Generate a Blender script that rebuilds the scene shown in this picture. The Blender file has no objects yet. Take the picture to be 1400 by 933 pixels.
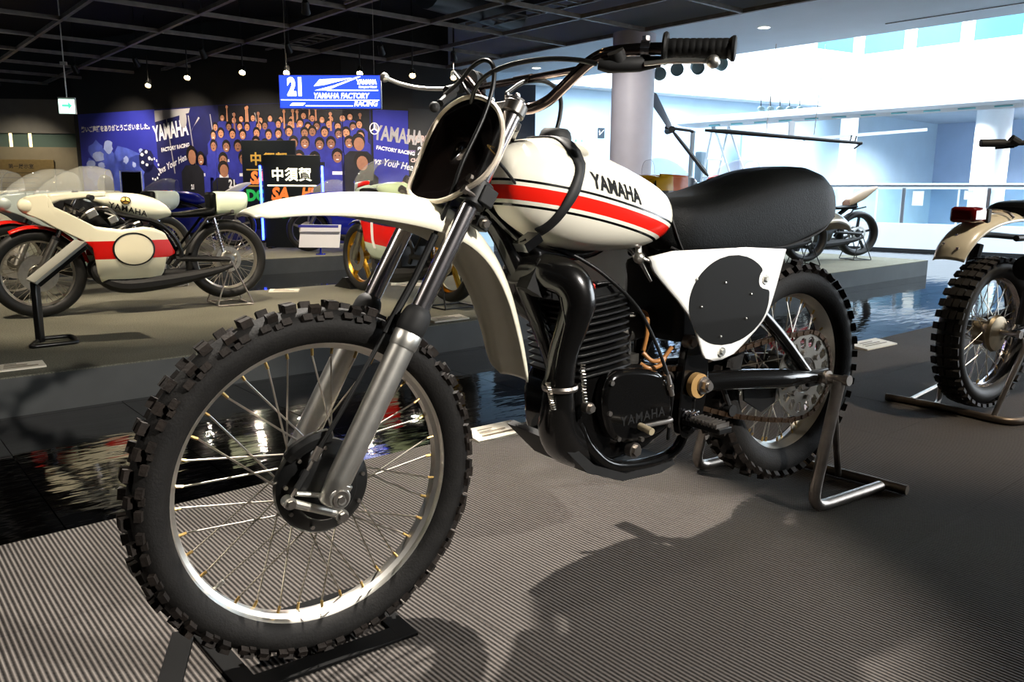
import bpy, bmesh, math, random
from mathutils import Vector, Matrix
from mathutils.bvhtree import BVHTree
random.seed(7)
SC = bpy.context.scene
COL = SC.collection
R = math.radians
PI = math.pi

# ------------------------------------------------------------------ camera
PITCH, ROLL, CAMZ, FPX = 0.183947, 0.007033, 0.9024, 1101.65
_right = Vector((1, 0, 0))
_up = Vector((0, math.sin(PITCH), math.cos(PITCH)))
_fwd = Vector((0, math.cos(PITCH), -math.sin(PITCH)))
_r2 = _right*math.cos(ROLL) + _up*math.sin(ROLL)
_u2 = -_right*math.sin(ROLL) + _up*math.cos(ROLL)
cd = bpy.data.cameras.new('camera')
cd.sensor_width = 36.0
cd.lens = FPX/1400*36
cd.clip_start = 0.02
cd.clip_end = 200
cam = bpy.data.objects.new('camera', cd)
COL.objects.link(cam)
m3 = Matrix((_r2, _u2, -_fwd)).transposed()
cam.matrix_world = Matrix.Translation((0, 0, CAMZ)) @ m3.to_4x4()
SC.camera = cam

# ------------------------------------------------------------------ world, exposure
w = bpy.data.worlds.new('world')
SC.world = w
w.use_nodes = True
bg = w.node_tree.nodes['Background']
bg.inputs[0].default_value = (0.62, 0.80, 1.0, 1)
bg.inputs[1].default_value = 1.0
vs = SC.view_settings
vs.view_transform = 'Standard'
vs.look = 'None'
vs.gamma = 1.0
vs.use_curve_mapping = False
vs.exposure = 1.1

ANG = R(40.4)                     # direction of the long edges of the hall
UX, UY = math.cos(ANG), math.sin(ANG)
def room(u, v, z=0.0):            # hall coordinates -> world
    return Vector((u*UX - v*UY, u*UY + v*UX, z))

def area(name, loc, rot, sx, sy, energy, col):
    l = bpy.data.lights.new(name, 'AREA')
    l.shape = 'RECTANGLE'
    l.size, l.size_y, l.energy, l.color = sx, sy, energy, col
    o = bpy.data.objects.new(name, l)
    COL.objects.link(o)
    o.location = loc
    o.rotation_euler = rot
    return o
# daylight coming down through the atrium roof
area('atrium_skylight', room(19.3, 7, 8.6), (0, 0, ANG), 15.6, 28, 7500, (0.80, 0.91, 1.0))
# soft fill light added out of view on the right-hand side
area('window_daylight', room(8.45, -1.9, 1.55), (0, R(90), ANG), 2.6, 5.6, 130, (0.93, 0.97, 1.0))

# ------------------------------------------------------------------ materials
MATS = {}
def lin(c):
    return tuple((x/12.92 if x <= .04045 else ((x+.055)/1.055)**2.4) for x in c)
def mat(name, col, rough=.5, metal=0.0, coat=0.0, var=0.0, vscale=20, bump=0.0, bscale=60, emit=None, estr=0, spec=.5, alpha=1.0, trans=0.0, ior=1.45):
    """procedural principled material; col is sRGB"""
    if name in MATS:
        return MATS[name]
    m = bpy.data.materials.new(name)
    m.use_nodes = True
    nt = m.node_tree
    b = nt.nodes['Principled BSDF']
    c = lin(col)
    b.inputs['Base Color'].default_value = (*c, 1)
    b.inputs['Roughness'].default_value = rough
    b.inputs['Metallic'].default_value = metal
    b.inputs['Coat Weight'].default_value = coat
    b.inputs['Coat Roughness'].default_value = .05
    b.inputs['Specular IOR Level'].default_value = spec
    b.inputs['IOR'].default_value = ior
    b.inputs['Transmission Weight'].default_value = trans
    b.inputs['Alpha'].default_value = alpha
    if emit:
        b.inputs['Emission Color'].default_value = (*lin(emit), 1)
        b.inputs['Emission Strength'].default_value = estr
    tc = nt.nodes.new('ShaderNodeTexCoord')
    if var > 0:
        n = nt.nodes.new('ShaderNodeTexNoise')
        n.inputs['Scale'].default_value = vscale
        n.inputs['Detail'].default_value = 5
        nt.links.new(tc.outputs['Object'], n.inputs['Vector'])
        r = nt.nodes.new('ShaderNodeValToRGB')
        r.color_ramp.elements[0].position = .3
        r.color_ramp.elements[1].position = .7
        r.color_ramp.elements[0].color = (*[x*(1-var) for x in c], 1)
        r.color_ramp.elements[1].color = (*[min(1, x*(1+var)) for x in c], 1)
        nt.links.new(n.outputs['Fac'], r.inputs['Fac'])
        nt.links.new(r.outputs['Color'], b.inputs['Base Color'])
    if bump > 0:
        n = nt.nodes.new('ShaderNodeTexNoise')
        n.inputs['Scale'].default_value = bscale
        n.inputs['Detail'].default_value = 4
        nt.links.new(tc.outputs['Object'], n.inputs['Vector'])
        bp = nt.nodes.new('ShaderNodeBump')
        bp.inputs['Strength'].default_value = bump
        bp.inputs['Distance'].default_value = .01
        nt.links.new(n.outputs['Fac'], bp.inputs['Height'])
        nt.links.new(bp.outputs['Normal'], b.inputs['Normal'])
    MATS[name] = m
    return m
def nodes_of(m):
    nt = m.node_tree
    return nt, nt.nodes, nt.links, nt.nodes['Principled BSDF']
def mth(nt, op, a, b_=None, c=None, clamp=False):
    n = nt.nodes.new('ShaderNodeMath')
    n.operation = op
    n.use_clamp = clamp
    for i, v in enumerate((a, b_, c)):
        if v is None:
            continue
        if isinstance(v, (int, float)):
            n.inputs[i].default_value = v
        else:
            nt.links.new(v, n.inputs[i])
    return n.outputs[0]
def mixc(nt, fac, a, b_):
    n = nt.nodes.new('ShaderNodeMix')
    n.data_type = 'RGBA'
    if isinstance(fac, (int, float)):
        n.inputs[0].default_value = fac
    else:
        nt.links.new(fac, n.inputs[0])
    for i, v in ((6, a), (7, b_)):
        if isinstance(v, tuple):
            n.inputs[i].default_value = (*v, 1) if len(v) == 3 else v
        else:
            nt.links.new(v, n.inputs[i])
    return n.outputs[2]

# ------------------------------------------------------------------ geometry helper
class G:
    def __init__(s):
        s.v, s.f = [], []
    def add(s, vs_, fs):
        o = len(s.v)
        s.v += [tuple(p) for p in vs_]
        s.f += [tuple(i+o for i in f) for f in fs]
        return s
    def box(s, c, d, rot=None):
        hx, hy, hz = d[0]/2, d[1]/2, d[2]/2
        ps = [Vector((x, y, z)) for x in (-hx, hx) for y in (-hy, hy) for z in (-hz, hz)]
        if rot is not None:
            ps = [rot @ p for p in ps]
        c = Vector(c)
        return s.add([p+c for p in ps], [(0, 1, 3, 2), (4, 6, 7, 5), (0, 4, 5, 1), (2, 3, 7, 6), (0, 2, 6, 4), (1, 5, 7, 3)])
    def beam(s, a, b, w, h, up=(0, 0, 1)):
        a, b = Vector(a), Vector(b)
        d = (b-a)
        x = d.normalized()
        y = Vector(up).cross(x)
        if y.length < 1e-5:
            y = Vector((0, 1, 0))
        y.normalize()
        z = x.cross(y)
        return s.box((a+b)/2, (d.length, w, h), Matrix((x, y, z)).transposed())
    def tube(s, pts, r, seg=10, cap=True, closed=False, flat=1.0):
        pts = [Vector(p) for p in pts]
        n = len(pts)
        rs = r if isinstance(r, (list, tuple)) else [r]*n
        def tan(i):
            if closed:
                return (pts[(i+1) % n]-pts[i-1]).normalized()
            a = pts[max(0, i-1)]
            b = pts[min(n-1, i+1)]
            return (b-a).normalized()
        t0 = tan(0)
        ref = Vector((0, 0, 1)) if abs(t0.z) < .9 else Vector((0, 1, 0))
        nrm = (ref - t0*ref.dot(t0)).normalized()
        vs_, fs = [], []
        for i in range(n):
            t = tan(i)
            nrm = (nrm - t*nrm.dot(t))
            nrm.normalize()
            bn = t.cross(nrm)
            for k in range(seg):
                a = 2*PI*k/seg
                vs_.append(pts[i] + (nrm*math.cos(a)*flat + bn*math.sin(a))*rs[i])
        for i in range(n if closed else n-1):
            j = (i+1) % n
            for k in range(seg):
                l = (k+1) % seg
                fs.append((i*seg+k, i*seg+l, j*seg+l, j*seg+k))
        if cap and not closed:
            fs.append(tuple(range(seg-1, -1, -1)))
            fs.append(tuple((n-1)*seg+k for k in range(seg)))
        return s.add(vs_, fs)
    def lathe(s, prof, c=(0, 0, 0), axis=(0, 1, 0), seg=32, closed=False, cap=False):
        """prof: (radius, height along axis)"""
        ax = Vector(axis).normalized()
        e1 = ax.orthogonal().normalized()
        e2 = ax.cross(e1)
        c = Vector(c)
        vs_, fs = [], []
        m = len(prof)
        for k in range(seg):
            a = 2*PI*k/seg
            d = e1*math.cos(a)+e2*math.sin(a)
            for (r, h) in prof:
                vs_.append(c+d*r+ax*h)
        for k in range(seg):
            l = (k+1) % seg
            for i in range(m if closed else m-1):
                j = (i+1) % m
                fs.append((k*m+i, l*m+i, l*m+j, k*m+j))
        if cap:
            fs.append(tuple(k*m for k in range(seg)))
            fs.append(tuple(k*m+m-1 for k in range(seg-1, -1, -1)))
        return s.add(vs_, fs)
    def cyl(s, a, b, r, seg=16, r2=None):
        a, b = Vector(a), Vector(b)
        return s.lathe([(r, 0), (r if r2 is None else r2, (b-a).length)], a, b-a, seg, cap=True)
    def hexa(s, a, b, r):
        return s.cyl(a, b, r, 6)
    def loft(s, rings, cap=True, ring=True):
        m = len(rings[0])
        vs_ = [p for r in rings for p in r]
        fs = []
        for i in range(len(rings)-1):
            for k in range(m if ring else m-1):
                l = (k+1) % m
                fs.append((i*m+k, i*m+l, (i+1)*m+l, (i+1)*m+k))
        if cap and ring:
            fs.append(tuple(range(m-1, -1, -1)))
            fs.append(tuple((len(rings)-1)*m+k for k in range(m)))
        return s.add(vs_, fs)
    def prism(s, poly, fn, t0, t1):
        """poly: 2d outline, fn(a,b,t)->3d"""
        n = len(poly)
        vs_ = [fn(a, b, t0) for a, b in poly]+[fn(a, b, t1) for a, b in poly]
        fs = [tuple(range(n-1, -1, -1)), tuple(range(n, 2*n))]
        fs += [(i, (i+1) % n, n+(i+1) % n, n+i) for i in range(n)]
        return s.add(vs_, fs)
    def ball(s, c, r, seg=16, rings=10):
        r = r if isinstance(r, (tuple, list)) else (r, r, r)
        vs_, fs = [], []
        for i in range(rings+1):
            th = PI*i/rings
            for k in range(seg):
                a = 2*PI*k/seg
                vs_.append((c[0]+r[0]*math.sin(th)*math.cos(a), c[1]+r[1]*math.sin(th)*math.sin(a), c[2]+r[2]*math.cos(th)))
        for i in range(rings):
            for k in range(seg):
                l = (k+1) % seg
                fs.append((i*seg+k, (i+1)*seg+k, (i+1)*seg+l, i*seg+l))
        return s.add(vs_, fs)
    def mesh(s, name, smooth=35, weld=True):
        me = bpy.data.meshes.new(name)
        me.from_pydata(s.v, [], s.f)
        bm = bmesh.new()
        bm.from_mesh(me)
        if weld:
            bmesh.ops.remove_doubles(bm, verts=bm.verts, dist=1e-5)
            bmesh.ops.dissolve_degenerate(bm, edges=bm.edges, dist=1e-6)
        bmesh.ops.recalc_face_normals(bm, faces=bm.faces)
        bm.to_mesh(me)
        bm.free()
        if smooth:
            me.polygons.foreach_set('use_smooth', [True]*len(me.polygons))
            me.set_sharp_from_angle(angle=R(smooth))
        return me

def obj(name, g, m, parent=None, smooth=35, bevel=0, label=None, kind=None, xf=None, solid=0, sub=0, weld=True):
    me = g if isinstance(g, bpy.types.Mesh) else g.mesh(name, smooth, weld)
    if xf is not None:
        me.transform(xf)
    if m is not None:
        me.materials.clear()
        me.materials.append(m)
    o = bpy.data.objects.new(name, me)
    COL.objects.link(o)
    if parent is not None:
        o.parent = parent
    if solid:
        md = o.modifiers.new('solid', 'SOLIDIFY')
        md.thickness = solid
        md.offset = 0
    if bevel:
        md = o.modifiers.new('bevel', 'BEVEL')
        md.width = bevel
        md.segments = 2
        md.limit_method = 'ANGLE'
        md.angle_limit = R(40)
    if sub:
        md = o.modifiers.new('sub', 'SUBSURF')
        md.levels = md.render_levels = sub
    if label:
        o['label'] = label
    if kind:
        o['kind'] = kind
    return o
def inst(name, me, parent, loc=(0, 0, 0), rot=None):
    o = bpy.data.objects.new(name, me)
    COL.objects.link(o)
    o.parent = parent
    o.location = loc
    if rot is not None:
        o.rotation_euler = rot if not isinstance(rot, Matrix) else rot.to_euler()
    return o
def thing(name, label, cat, loc=(0, 0, 0), rz=0, group=None):
    o = bpy.data.objects.new(name, None)
    COL.objects.link(o)
    o.empty_display_size = .1
    o.location = loc
    o.rotation_euler = (0, 0, rz)
    return tag(o, label, cat, group)
def tag(o, label, cat, group=None):
    o['label'] = label
    o['category'] = cat
    if group:
        o['group'] = group
    return o
def struct(name, g, m, label=None, room_frame=True, **k):
    o = obj(name, g, m, **k)
    o['kind'] = 'structure'
    if label:
        o['label'] = label
    if room_frame:
        o.rotation_euler = (0, 0, ANG)
    return o
def spline(pts, n=8):
    """catmull-rom through points"""
    P = [Vector(p) for p in pts]
    P = [P[0]*2-P[1]] + P + [P[-1]*2-P[-2]]
    out = []
    for i in range(1, len(P)-2):
        p0, p1, p2, p3 = P[i-1:i+3]
        for k in range(n):
            t = k/n
            out.append(.5*((2*p1)+(p2-p0)*t+(2*p0-5*p1+4*p2-p3)*t*t+(3*p1-p0-3*p2+p3)*t*t*t))
    out.append(P[-2])
    return out
def lerp_tab(tab, x):
    if x <= tab[0][0]:
        return tab[0][1:]
    for a, b in zip(tab, tab[1:]):
        if x <= b[0]:
            t = (x-a[0])/(b[0]-a[0])
            return tuple(p+(q-p)*t for p, q in zip(a[1:], b[1:]))
    return tab[-1][1:]
def panel(poly, yfn, nz=14, nx=14):
    """scan-line grid inside a z-monotone (x,z) outline; y from yfn(x,z)"""
    zs = [p[1] for p in poly]
    z0, z1 = min(zs), max(zs)
    rows = []
    for i in range(nz+1):
        z = z0+(z1-z0)*(0.004+0.992*i/nz)
        xs = []
        for a, b in zip(poly, poly[1:]+poly[:1]):
            if (a[1]-z)*(b[1]-z) < 0:
                xs.append(a[0]+(b[0]-a[0])*(z-a[1])/(b[1]-a[1]))
        if len(xs) < 2:
            continue
        a, b = min(xs), max(xs)
        rows.append([Vector((a+(b-a)*k/nx, yfn(a+(b-a)*k/nx, z), z)) for k in range(nx+1)])
    return G().loft(rows, cap=False, ring=False)
def smooth_poly(poly, n=5):
    P = [Vector((p[0], p[1], 0)) for p in poly]
    m = len(P)
    out = []
    for i in range(m):
        p0, p1, p2, p3 = P[i-1], P[i], P[(i+1) % m], P[(i+2) % m]
        for k in range(n):
            t = k/n
            q = .5*((2*p1)+(p2-p0)*t+(2*p0-5*p1+4*p2-p3)*t*t+(3*p1-p0-3*p2+p3)*t*t*t)
            out.append((q.x, q.y))
    return out
def text_mesh(txt, size=.1, bold=0.0, shear=0.0, spacing=1.0, extrude=0.0, align='CENTER', squash=1.0):
    c = bpy.data.curves.new('lettering', 'FONT')
    c.body = txt
    c.size = size
    c.offset = bold
    c.shear = shear
    c.space_character = spacing
    c.extrude = extrude
    c.align_x = align
    c.align_y = 'CENTER'
    c.resolution_u = 3
    o = bpy.data.objects.new('lettering_source', c)
    COL.objects.link(o)
    dg = bpy.context.evaluated_depsgraph_get()
    dg.update()
    me = bpy.data.meshes.new_from_object(o.evaluated_get(dg))
    bpy.data.objects.remove(o)
    bpy.data.curves.remove(c)
    if squash != 1.0:
        me.transform(Matrix.Diagonal((squash, 1, 1, 1)))
    return me
def frame_xf(o, ex, ey):
    ex, ey = Vector(ex).normalized(), Vector(ey)
    ey = (ey-ex*ey.dot(ex)).normalized()
    ez = ex.cross(ey)
    return Matrix.Translation(Vector(o)) @ Matrix((ex, ey, ez)).transposed().to_4x4()

# palette
CREAM = mat('cream_paint', (.93, .91, .82), .28, coat=.6)
WHITE = mat('white_paint', (.95, .95, .93), .3, coat=.5)
BLACKG = mat('black_gloss', (.035, .033, .032), .18, coat=.6)
BLACKS = mat('black_satin', (.05, .05, .05), .42)
BLACKM = mat('black_matt', (.07, .07, .07), .65, var=.3, vscale=40)
RUBBER = mat('tyre_rubber', (.085, .08, .075), .72, var=.3, vscale=30, bump=.15, bscale=200, spec=.3)
TREAD = mat('tread_rubber', (.115, .092, .075), .7, var=.55, vscale=25, bump=.2, bscale=150, spec=.35)
CHROME = mat('chrome', (.86, .84, .85), .2, 1.0)
ALU = mat('brushed_aluminium', (.87, .86, .83), .38, 1.0, var=.12, vscale=30)
RIMALU = mat('rim_aluminium', (.90, .885, .85), .34, 1.0, var=.1, vscale=12)
STEEL = mat('stand_steel', (.66, .63, .60), .36, 1.0, var=.25, vscale=18)
SPOKE = mat('spoke_steel', (.80, .77, .72), .28, 1.0)
BRASS = mat('brass_nipple', (.80, .67, .42), .3, 1.0)
RUST = mat('chain_steel', (.30, .23, .17), .5, 1.0, var=.5, vscale=80)
VINYL = mat('seat_vinyl', (.03, .034, .033), .46, bump=.2, bscale=320, var=.2, vscale=14, spec=.10)
RED = mat('red_paint', (.86, .10, .06), .25, coat=.5)
# ================================================================== the setting
FLOORM = mat('polished_dark_floor', (.055, .058, .062), .045, spec=.8)
nt, nd, lk, pb = nodes_of(FLOORM)
tc = nd.new('ShaderNodeTexCoord'); mp = nd.new('ShaderNodeMapping')
mp.inputs['Scale'].default_value = (1.2, 4.0, 1.0)
ns = nd.new('ShaderNodeTexNoise'); ns.inputs['Scale'].default_value = 2.2; ns.inputs['Detail'].default_value = 3
bp = nd.new('ShaderNodeBump'); bp.inputs['Strength'].default_value = .05; bp.inputs['Distance'].default_value = .05
lk.new(tc.outputs['Object'], mp.inputs['Vector']); lk.new(mp.outputs['Vector'], ns.inputs['Vector'])
lk.new(ns.outputs['Fac'], bp.inputs['Height']); lk.new(bp.outputs['Normal'], pb.inputs['Normal'])

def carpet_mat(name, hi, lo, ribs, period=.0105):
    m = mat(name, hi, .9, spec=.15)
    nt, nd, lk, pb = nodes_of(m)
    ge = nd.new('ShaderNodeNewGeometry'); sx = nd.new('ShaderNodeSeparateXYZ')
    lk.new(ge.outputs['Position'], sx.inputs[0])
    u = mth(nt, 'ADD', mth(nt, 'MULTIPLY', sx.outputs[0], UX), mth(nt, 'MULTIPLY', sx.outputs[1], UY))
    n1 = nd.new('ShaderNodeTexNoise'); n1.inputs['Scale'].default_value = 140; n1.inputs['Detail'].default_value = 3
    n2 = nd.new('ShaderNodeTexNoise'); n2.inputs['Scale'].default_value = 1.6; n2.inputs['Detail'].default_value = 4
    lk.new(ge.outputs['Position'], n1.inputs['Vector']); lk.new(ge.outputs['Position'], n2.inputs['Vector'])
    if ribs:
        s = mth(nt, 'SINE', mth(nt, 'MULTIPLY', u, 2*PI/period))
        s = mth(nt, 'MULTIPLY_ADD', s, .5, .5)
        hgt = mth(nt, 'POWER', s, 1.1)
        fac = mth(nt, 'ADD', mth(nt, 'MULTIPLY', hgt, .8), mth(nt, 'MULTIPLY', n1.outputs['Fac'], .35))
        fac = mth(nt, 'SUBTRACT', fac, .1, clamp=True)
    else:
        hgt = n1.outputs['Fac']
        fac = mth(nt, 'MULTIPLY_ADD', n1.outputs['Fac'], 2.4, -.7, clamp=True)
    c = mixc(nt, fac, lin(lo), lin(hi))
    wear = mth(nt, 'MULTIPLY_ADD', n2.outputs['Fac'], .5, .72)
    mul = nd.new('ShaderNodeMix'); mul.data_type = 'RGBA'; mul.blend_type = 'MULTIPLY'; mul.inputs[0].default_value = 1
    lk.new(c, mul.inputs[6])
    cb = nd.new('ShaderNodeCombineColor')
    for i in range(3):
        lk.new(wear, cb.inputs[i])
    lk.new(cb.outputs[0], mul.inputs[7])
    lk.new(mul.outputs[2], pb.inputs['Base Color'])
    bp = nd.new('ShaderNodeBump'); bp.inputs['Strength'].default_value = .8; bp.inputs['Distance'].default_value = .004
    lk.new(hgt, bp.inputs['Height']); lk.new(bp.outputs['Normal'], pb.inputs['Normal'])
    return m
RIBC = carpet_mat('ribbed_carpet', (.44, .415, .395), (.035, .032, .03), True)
PLATC = carpet_mat('platform_carpet', (.50, .49, .43), (.30, .30, .26), False)
PLATF = mat('platform_side_grey', (.26, .265, .26), .55, var=.12, vscale=6)
WALLD = mat('dark_wall', (.11, .105, .10), .7, var=.1, vscale=4)
WALLG = mat('grey_wall', (.36, .355, .33), .6, var=.08, vscale=5)
WALLB = mat('pale_blue_wall', (.76, .86, .93), .6, var=.03, vscale=2)
WALLP = mat('blue_grey_panel', (.66, .75, .87), .55, var=.04, vscale=2)
WALLW = mat('white_plaster', (.93, .94, .95), .6, var=.03, vscale=2)
SOFFIT = mat('pale_soffit', (.80, .86, .91), .6, var=.03, vscale=2)
BLACKC = mat('black_ceiling', (.015, .015, .015), .8, var=.3, vscale=3)
BEAMM = mat('ceiling_beam_paint', (.44, .42, .40), .55, var=.25, vscale=9)
COLM = mat('column_grey', (.74, .73, .76), .5, var=.05, vscale=4)
GLASS = mat('clear_glass', (.85, .95, .97), .03, trans=1.0, ior=1.3)
STAINL = mat('stainless', (.75, .77, .79), .3, 1.0)

def prism_uv(poly, z0, z1):
    return G().prism(poly, lambda a, b, t: (a, b, t), z0, z1)
fl = struct('floor', G().box((13, 7, -.305), (46, 42, .2)), FLOORM, 'polished dark floor with wavy reflections')
TS = .6
tile = G().box((0, 0, -.0125), (TS-.004, TS-.004, .025)).mesh('tile')
tile.materials.append(FLOORM)
for i in range(21):
    for j in range(5):
        inst('tile', tile, fl, (.5-2.4+TS*(i+.5), 2.02+TS*(j+.5), -.1801-.02))
# low display platforms
pf = struct('floor_platform_near', prism_uv([(-4, -4), (9, -4), (9, 2.318), (-4, 2.318)], -.205, -.008), PLATF, 'low display platform edged in dark grey')
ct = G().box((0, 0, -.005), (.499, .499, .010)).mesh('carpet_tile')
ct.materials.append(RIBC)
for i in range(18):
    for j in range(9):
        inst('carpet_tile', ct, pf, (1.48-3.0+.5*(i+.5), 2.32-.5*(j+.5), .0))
LP = [(-7, 4.47), (3.05, 4.475), (11.65, 4.794), (11.65, 7.3), (5.3, 7.3), (4.9, 7.05), (2.75, 7.05), (2.75, 9.3), (-7, 9.3)]
p2 = struct('floor_platform_long', prism_uv(LP, -.205, -.008), PLATF, 'long low display platform for the racing motorcycles')
obj('carpet_top', prism_uv(LP, -.008, .0), PLATC, p2)
p3 = struct('floor_platform_back', prism_uv([(-3, 10.2), (6.9, 10.2), (6.9, 14.2), (-3, 18.6)], -.205, -.008), PLATF, 'low back platform below the printed banners')
obj('carpet_top', prism_uv([(-3, 10.2), (6.9, 10.2), (6.9, 14.2), (-3, 18.6)], -.008, .0), PLATC, p3)
# black open ceiling with a grid of beams
ce = struct('ceiling', G().box((-.2, 7.7, 3.75), (17.7, 28.4, .1)), BLACKC, 'black open ceiling above a grid of slim beams')
n = 0
for k in range(9):
    u = 8.65-1.2*k-.6*(k > 99)
    obj('beam', G().box((u-.03, 7.2, 3.02), (.05, 27, .05)), BEAMM, ce, smooth=0)
for k in range(16):
    v = -3.05+1.5*k
    obj('beam', G().box((0, v, 3.02), (17.2, .045, .05)), BEAMM, ce, smooth=0)
for (u, v, l) in ((7.2, 8.2, 2.6), (6.0, 12.4, 2.2), (5.0, 8.6, 1.8)):
    g = G()
    g.box((u, v, 3.2), (.03, l, .03)); g.box((u+.3, v, 3.2), (.03, l, .03))
    for q in range(int(l/.25)):
        g.box((u+.15, v-l/2+.12+.25*q, 3.2), (.3, .02, .02))
    obj('cable_ladder', g, BEAMM, ce, smooth=0)
obj('duct', G().tube([(6.2, 9.0, 3.4), (8.0, 9.4, 3.4)], .22, 14), mat('duct_metal', (.3, .31, .32), .4, .8), ce)
# white soffit strip and its deep edge to the atrium
so = struct('ceiling_soffit', G().box((9.85, 8, 3.6), (2.4, 34, 1.2)), SOFFIT, 'pale plaster soffit strip between black ceiling and atrium')
obj('soffit_slot', G().box((10.45, 3.9, 2.998), (.03, 2.4, .012)), BLACKS, so)
# dark walls of the exhibition hall
def wall_seg(name, a, b, z0, z1, m, label, t=.1):
    a, b = Vector(a), Vector(b)
    d = (b-a).normalized()
    nrm = Vector((-d.y, d.x))
    poly = [a, b, b+nrm*t, a+nrm*t]
    return struct(name, G().prism([(p.x, p.y) for p in poly], lambda x, y, q: (x, y, q), z0, z1), m, label, room_frame=False)
BW = [(-8.74, 16.55), (-6.61, 15.34), (-5.17, 14.47), (-3.81, 14.00), (-2.86, 13.91), (-1.74, 14.34), (-.62, 15.0)]
g = G()
for a, b in zip(BW, BW[1:]):
    a, b = Vector((*a, 0)), Vector((*b, 0))
    d = (b-a).normalized(); nrm = Vector((-d.y, d.x, 0))
    g.prism([(a.x, a.y), (b.x, b.y), (b+nrm*.15).to_tuple()[:2], (a+nrm*.15).to_tuple()[:2]], lambda x, y, q: (x, y, q), -.205, 3.70)
struct('wall_back', g, WALLD, 'curved dark wall carrying the printed banners', room_frame=False, weld=False)
LA, LB = (-14.8, 16.35), (-8.71, 16.69)
wall_seg('wall_left', LA, LB, -.205, 1.71, mat('lit_stone_wall', (.42, .39, .31), .55, var=.12, vscale=3), 'grey stone wall with a lit lower panel')
wall_seg('wall_left_upper', LA, LB, 1.98, 2.64, WALLG, 'grey wall band above the glazed slot')
wall_seg('wall_left_top', (-14.8, 17.0), (-8.4, 17.4), 1.5, 3.7, WALLD, 'dark wall behind the glazed slot')
# enclosing dark walls outside the view
struct('wall_rear', G().box((2, -6.2, 1.6), (22, .2, 4)), WALLD, 'dark wall behind the viewer')
struct('wall_west', G().box((-8.9, 6, 1.6), (.2, 26, 4)), WALLD, 'dark side wall of the hall')
struct('wall_gap', G().box((-4, 21.0, 1.6), (11, .2, 4)), WALLD, 'dark end wall of the hall')
# atrium and rooms beyond
w1 = struct('wall_far', prism_uv([(10.9, 12.65), (20.0, 10.9), (26.2, 10.9), (26.2, 11.1), (20, 11.1), (10.9, 12.85)], -.205, 3.0), WALLB, 'pale blue wall of the far room')
struct('wall_end', G().box((26.3, 4, 1.4), (.2, 16, 3.2)), WALLP, 'blue grey wall at the far end of the atrium')
struct('wall_south', G().box((18, -9.2, 3), (20, .2, 8)), WALLW, 'white side wall of the atrium')
struct('wall_link', prism_uv([(8.2, 13.3), (10.9, 12.65), (10.9, 12.85), (8.2, 13.5)], -.205, 3.2), WALLB, 'pale wall strip beside the grey column')
bal = struct('wall_parapet_end', G().box((20.7, 2.4, 3.60), (2.2, 16.4, 1.20)), WALLW, 'white balcony front of the upper floor')
bal2 = struct('wall_parapet_side', prism_uv([(11.0, 12.2), (19.7, 10.45), (21.8, 10.45), (21.8, 12.0), (11, 14.5)], 3.0, 4.3), WALLW, 'white balcony front along the far side')
struct('ceiling_lower', G().box((23.1, 2.4, 3.05), (6.4, 17, .1)), SOFFIT, 'pale ceiling of the room below the balcony')
uw = struct('wall_upper', G().box((24.9, 3.4, 6.2), (.2, 24, 5.0)), WALLW, 'white upper storey wall behind the balcony')
struct('wall_upper_side', G().box((17.5, 14.6, 6.2), (15, .2, 5.0)), WALLW, 'white upper storey wall of the atrium')
WIN = mat('pale_window_glass', (.27, .48, .55), .08, spec=.8)
for k in range(12):
    wv = 13.6-1.55*k
    f = struct('window_%d' % (k+1), G().box((24.76, wv, 5.0), (.06, 1.25, 2.8)), WIN, 'tall pale window of the upper storey')
    f.parent = None
    for sgn in (-1, 1):
        obj('window_frame', G().box((24.74, wv+sgn*.64, 5.0), (.1, .07, 2.9)), WALLW, f, smooth=0)
    obj('window_frame', G().box((24.74, wv, 4.75), (.1, 1.25, .05)), WALLW, f, smooth=0)
# columns
def column(name, u, v, r, z0, z1, m, label, cat='column'):
    c = thing(name, label, cat, room(u, v, z0))
    obj('shaft', G().cyl((0, 0, 0), (0, 0, z1-z0), r, 48), m, c, smooth=30)
    obj('collar', G().lathe([(r+.006, 0), (r+.012, .004), (r+.012, .05), (r+.002, .06)], (0, 0, 0), (0, 0, 1), 48), BLACKS, c)
    return c
column('round_column', 8.72, 7.72, .29, -.2, 3.02, COLM, 'thick grey round column meeting the black ceiling')
column('round_column', 22.6, 8.05, .40, -.2, 3.02, WALLW, 'white round column behind the glass railing')
column('round_column', 22.6, 6.2, .42, -.2, 3.02, WALLW, 'white round column beyond the trials motorcycle handlebar')
column('round_column', 19.5, 10.2, .2, -.2, 3.02, WALLW, 'slim white column below the balcony corner')
# grey screens standing in the far room
for (u, v, wd, lab) in ((17.2, 11.05, 1.5, 'blue grey exhibition panel with a slanted corner'), (14.6, 11.7, 1.4, 'blue grey exhibition panel next to the round column')):
    t = thing('exhibition_panel', lab, 'panel', room(u, v, -.2), ANG+R(-12 if v > 10.5 else -8))
    obj('board', G().box((0, 0, 1.75), (wd, .06, 1.5)), WALLP, t, bevel=.01)
    for sx in (-1, 1):
        obj('post', G().box((sx*(wd/2-.06), .0, .5), (.05, .05, 1.0)), STAINL, t)
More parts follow.
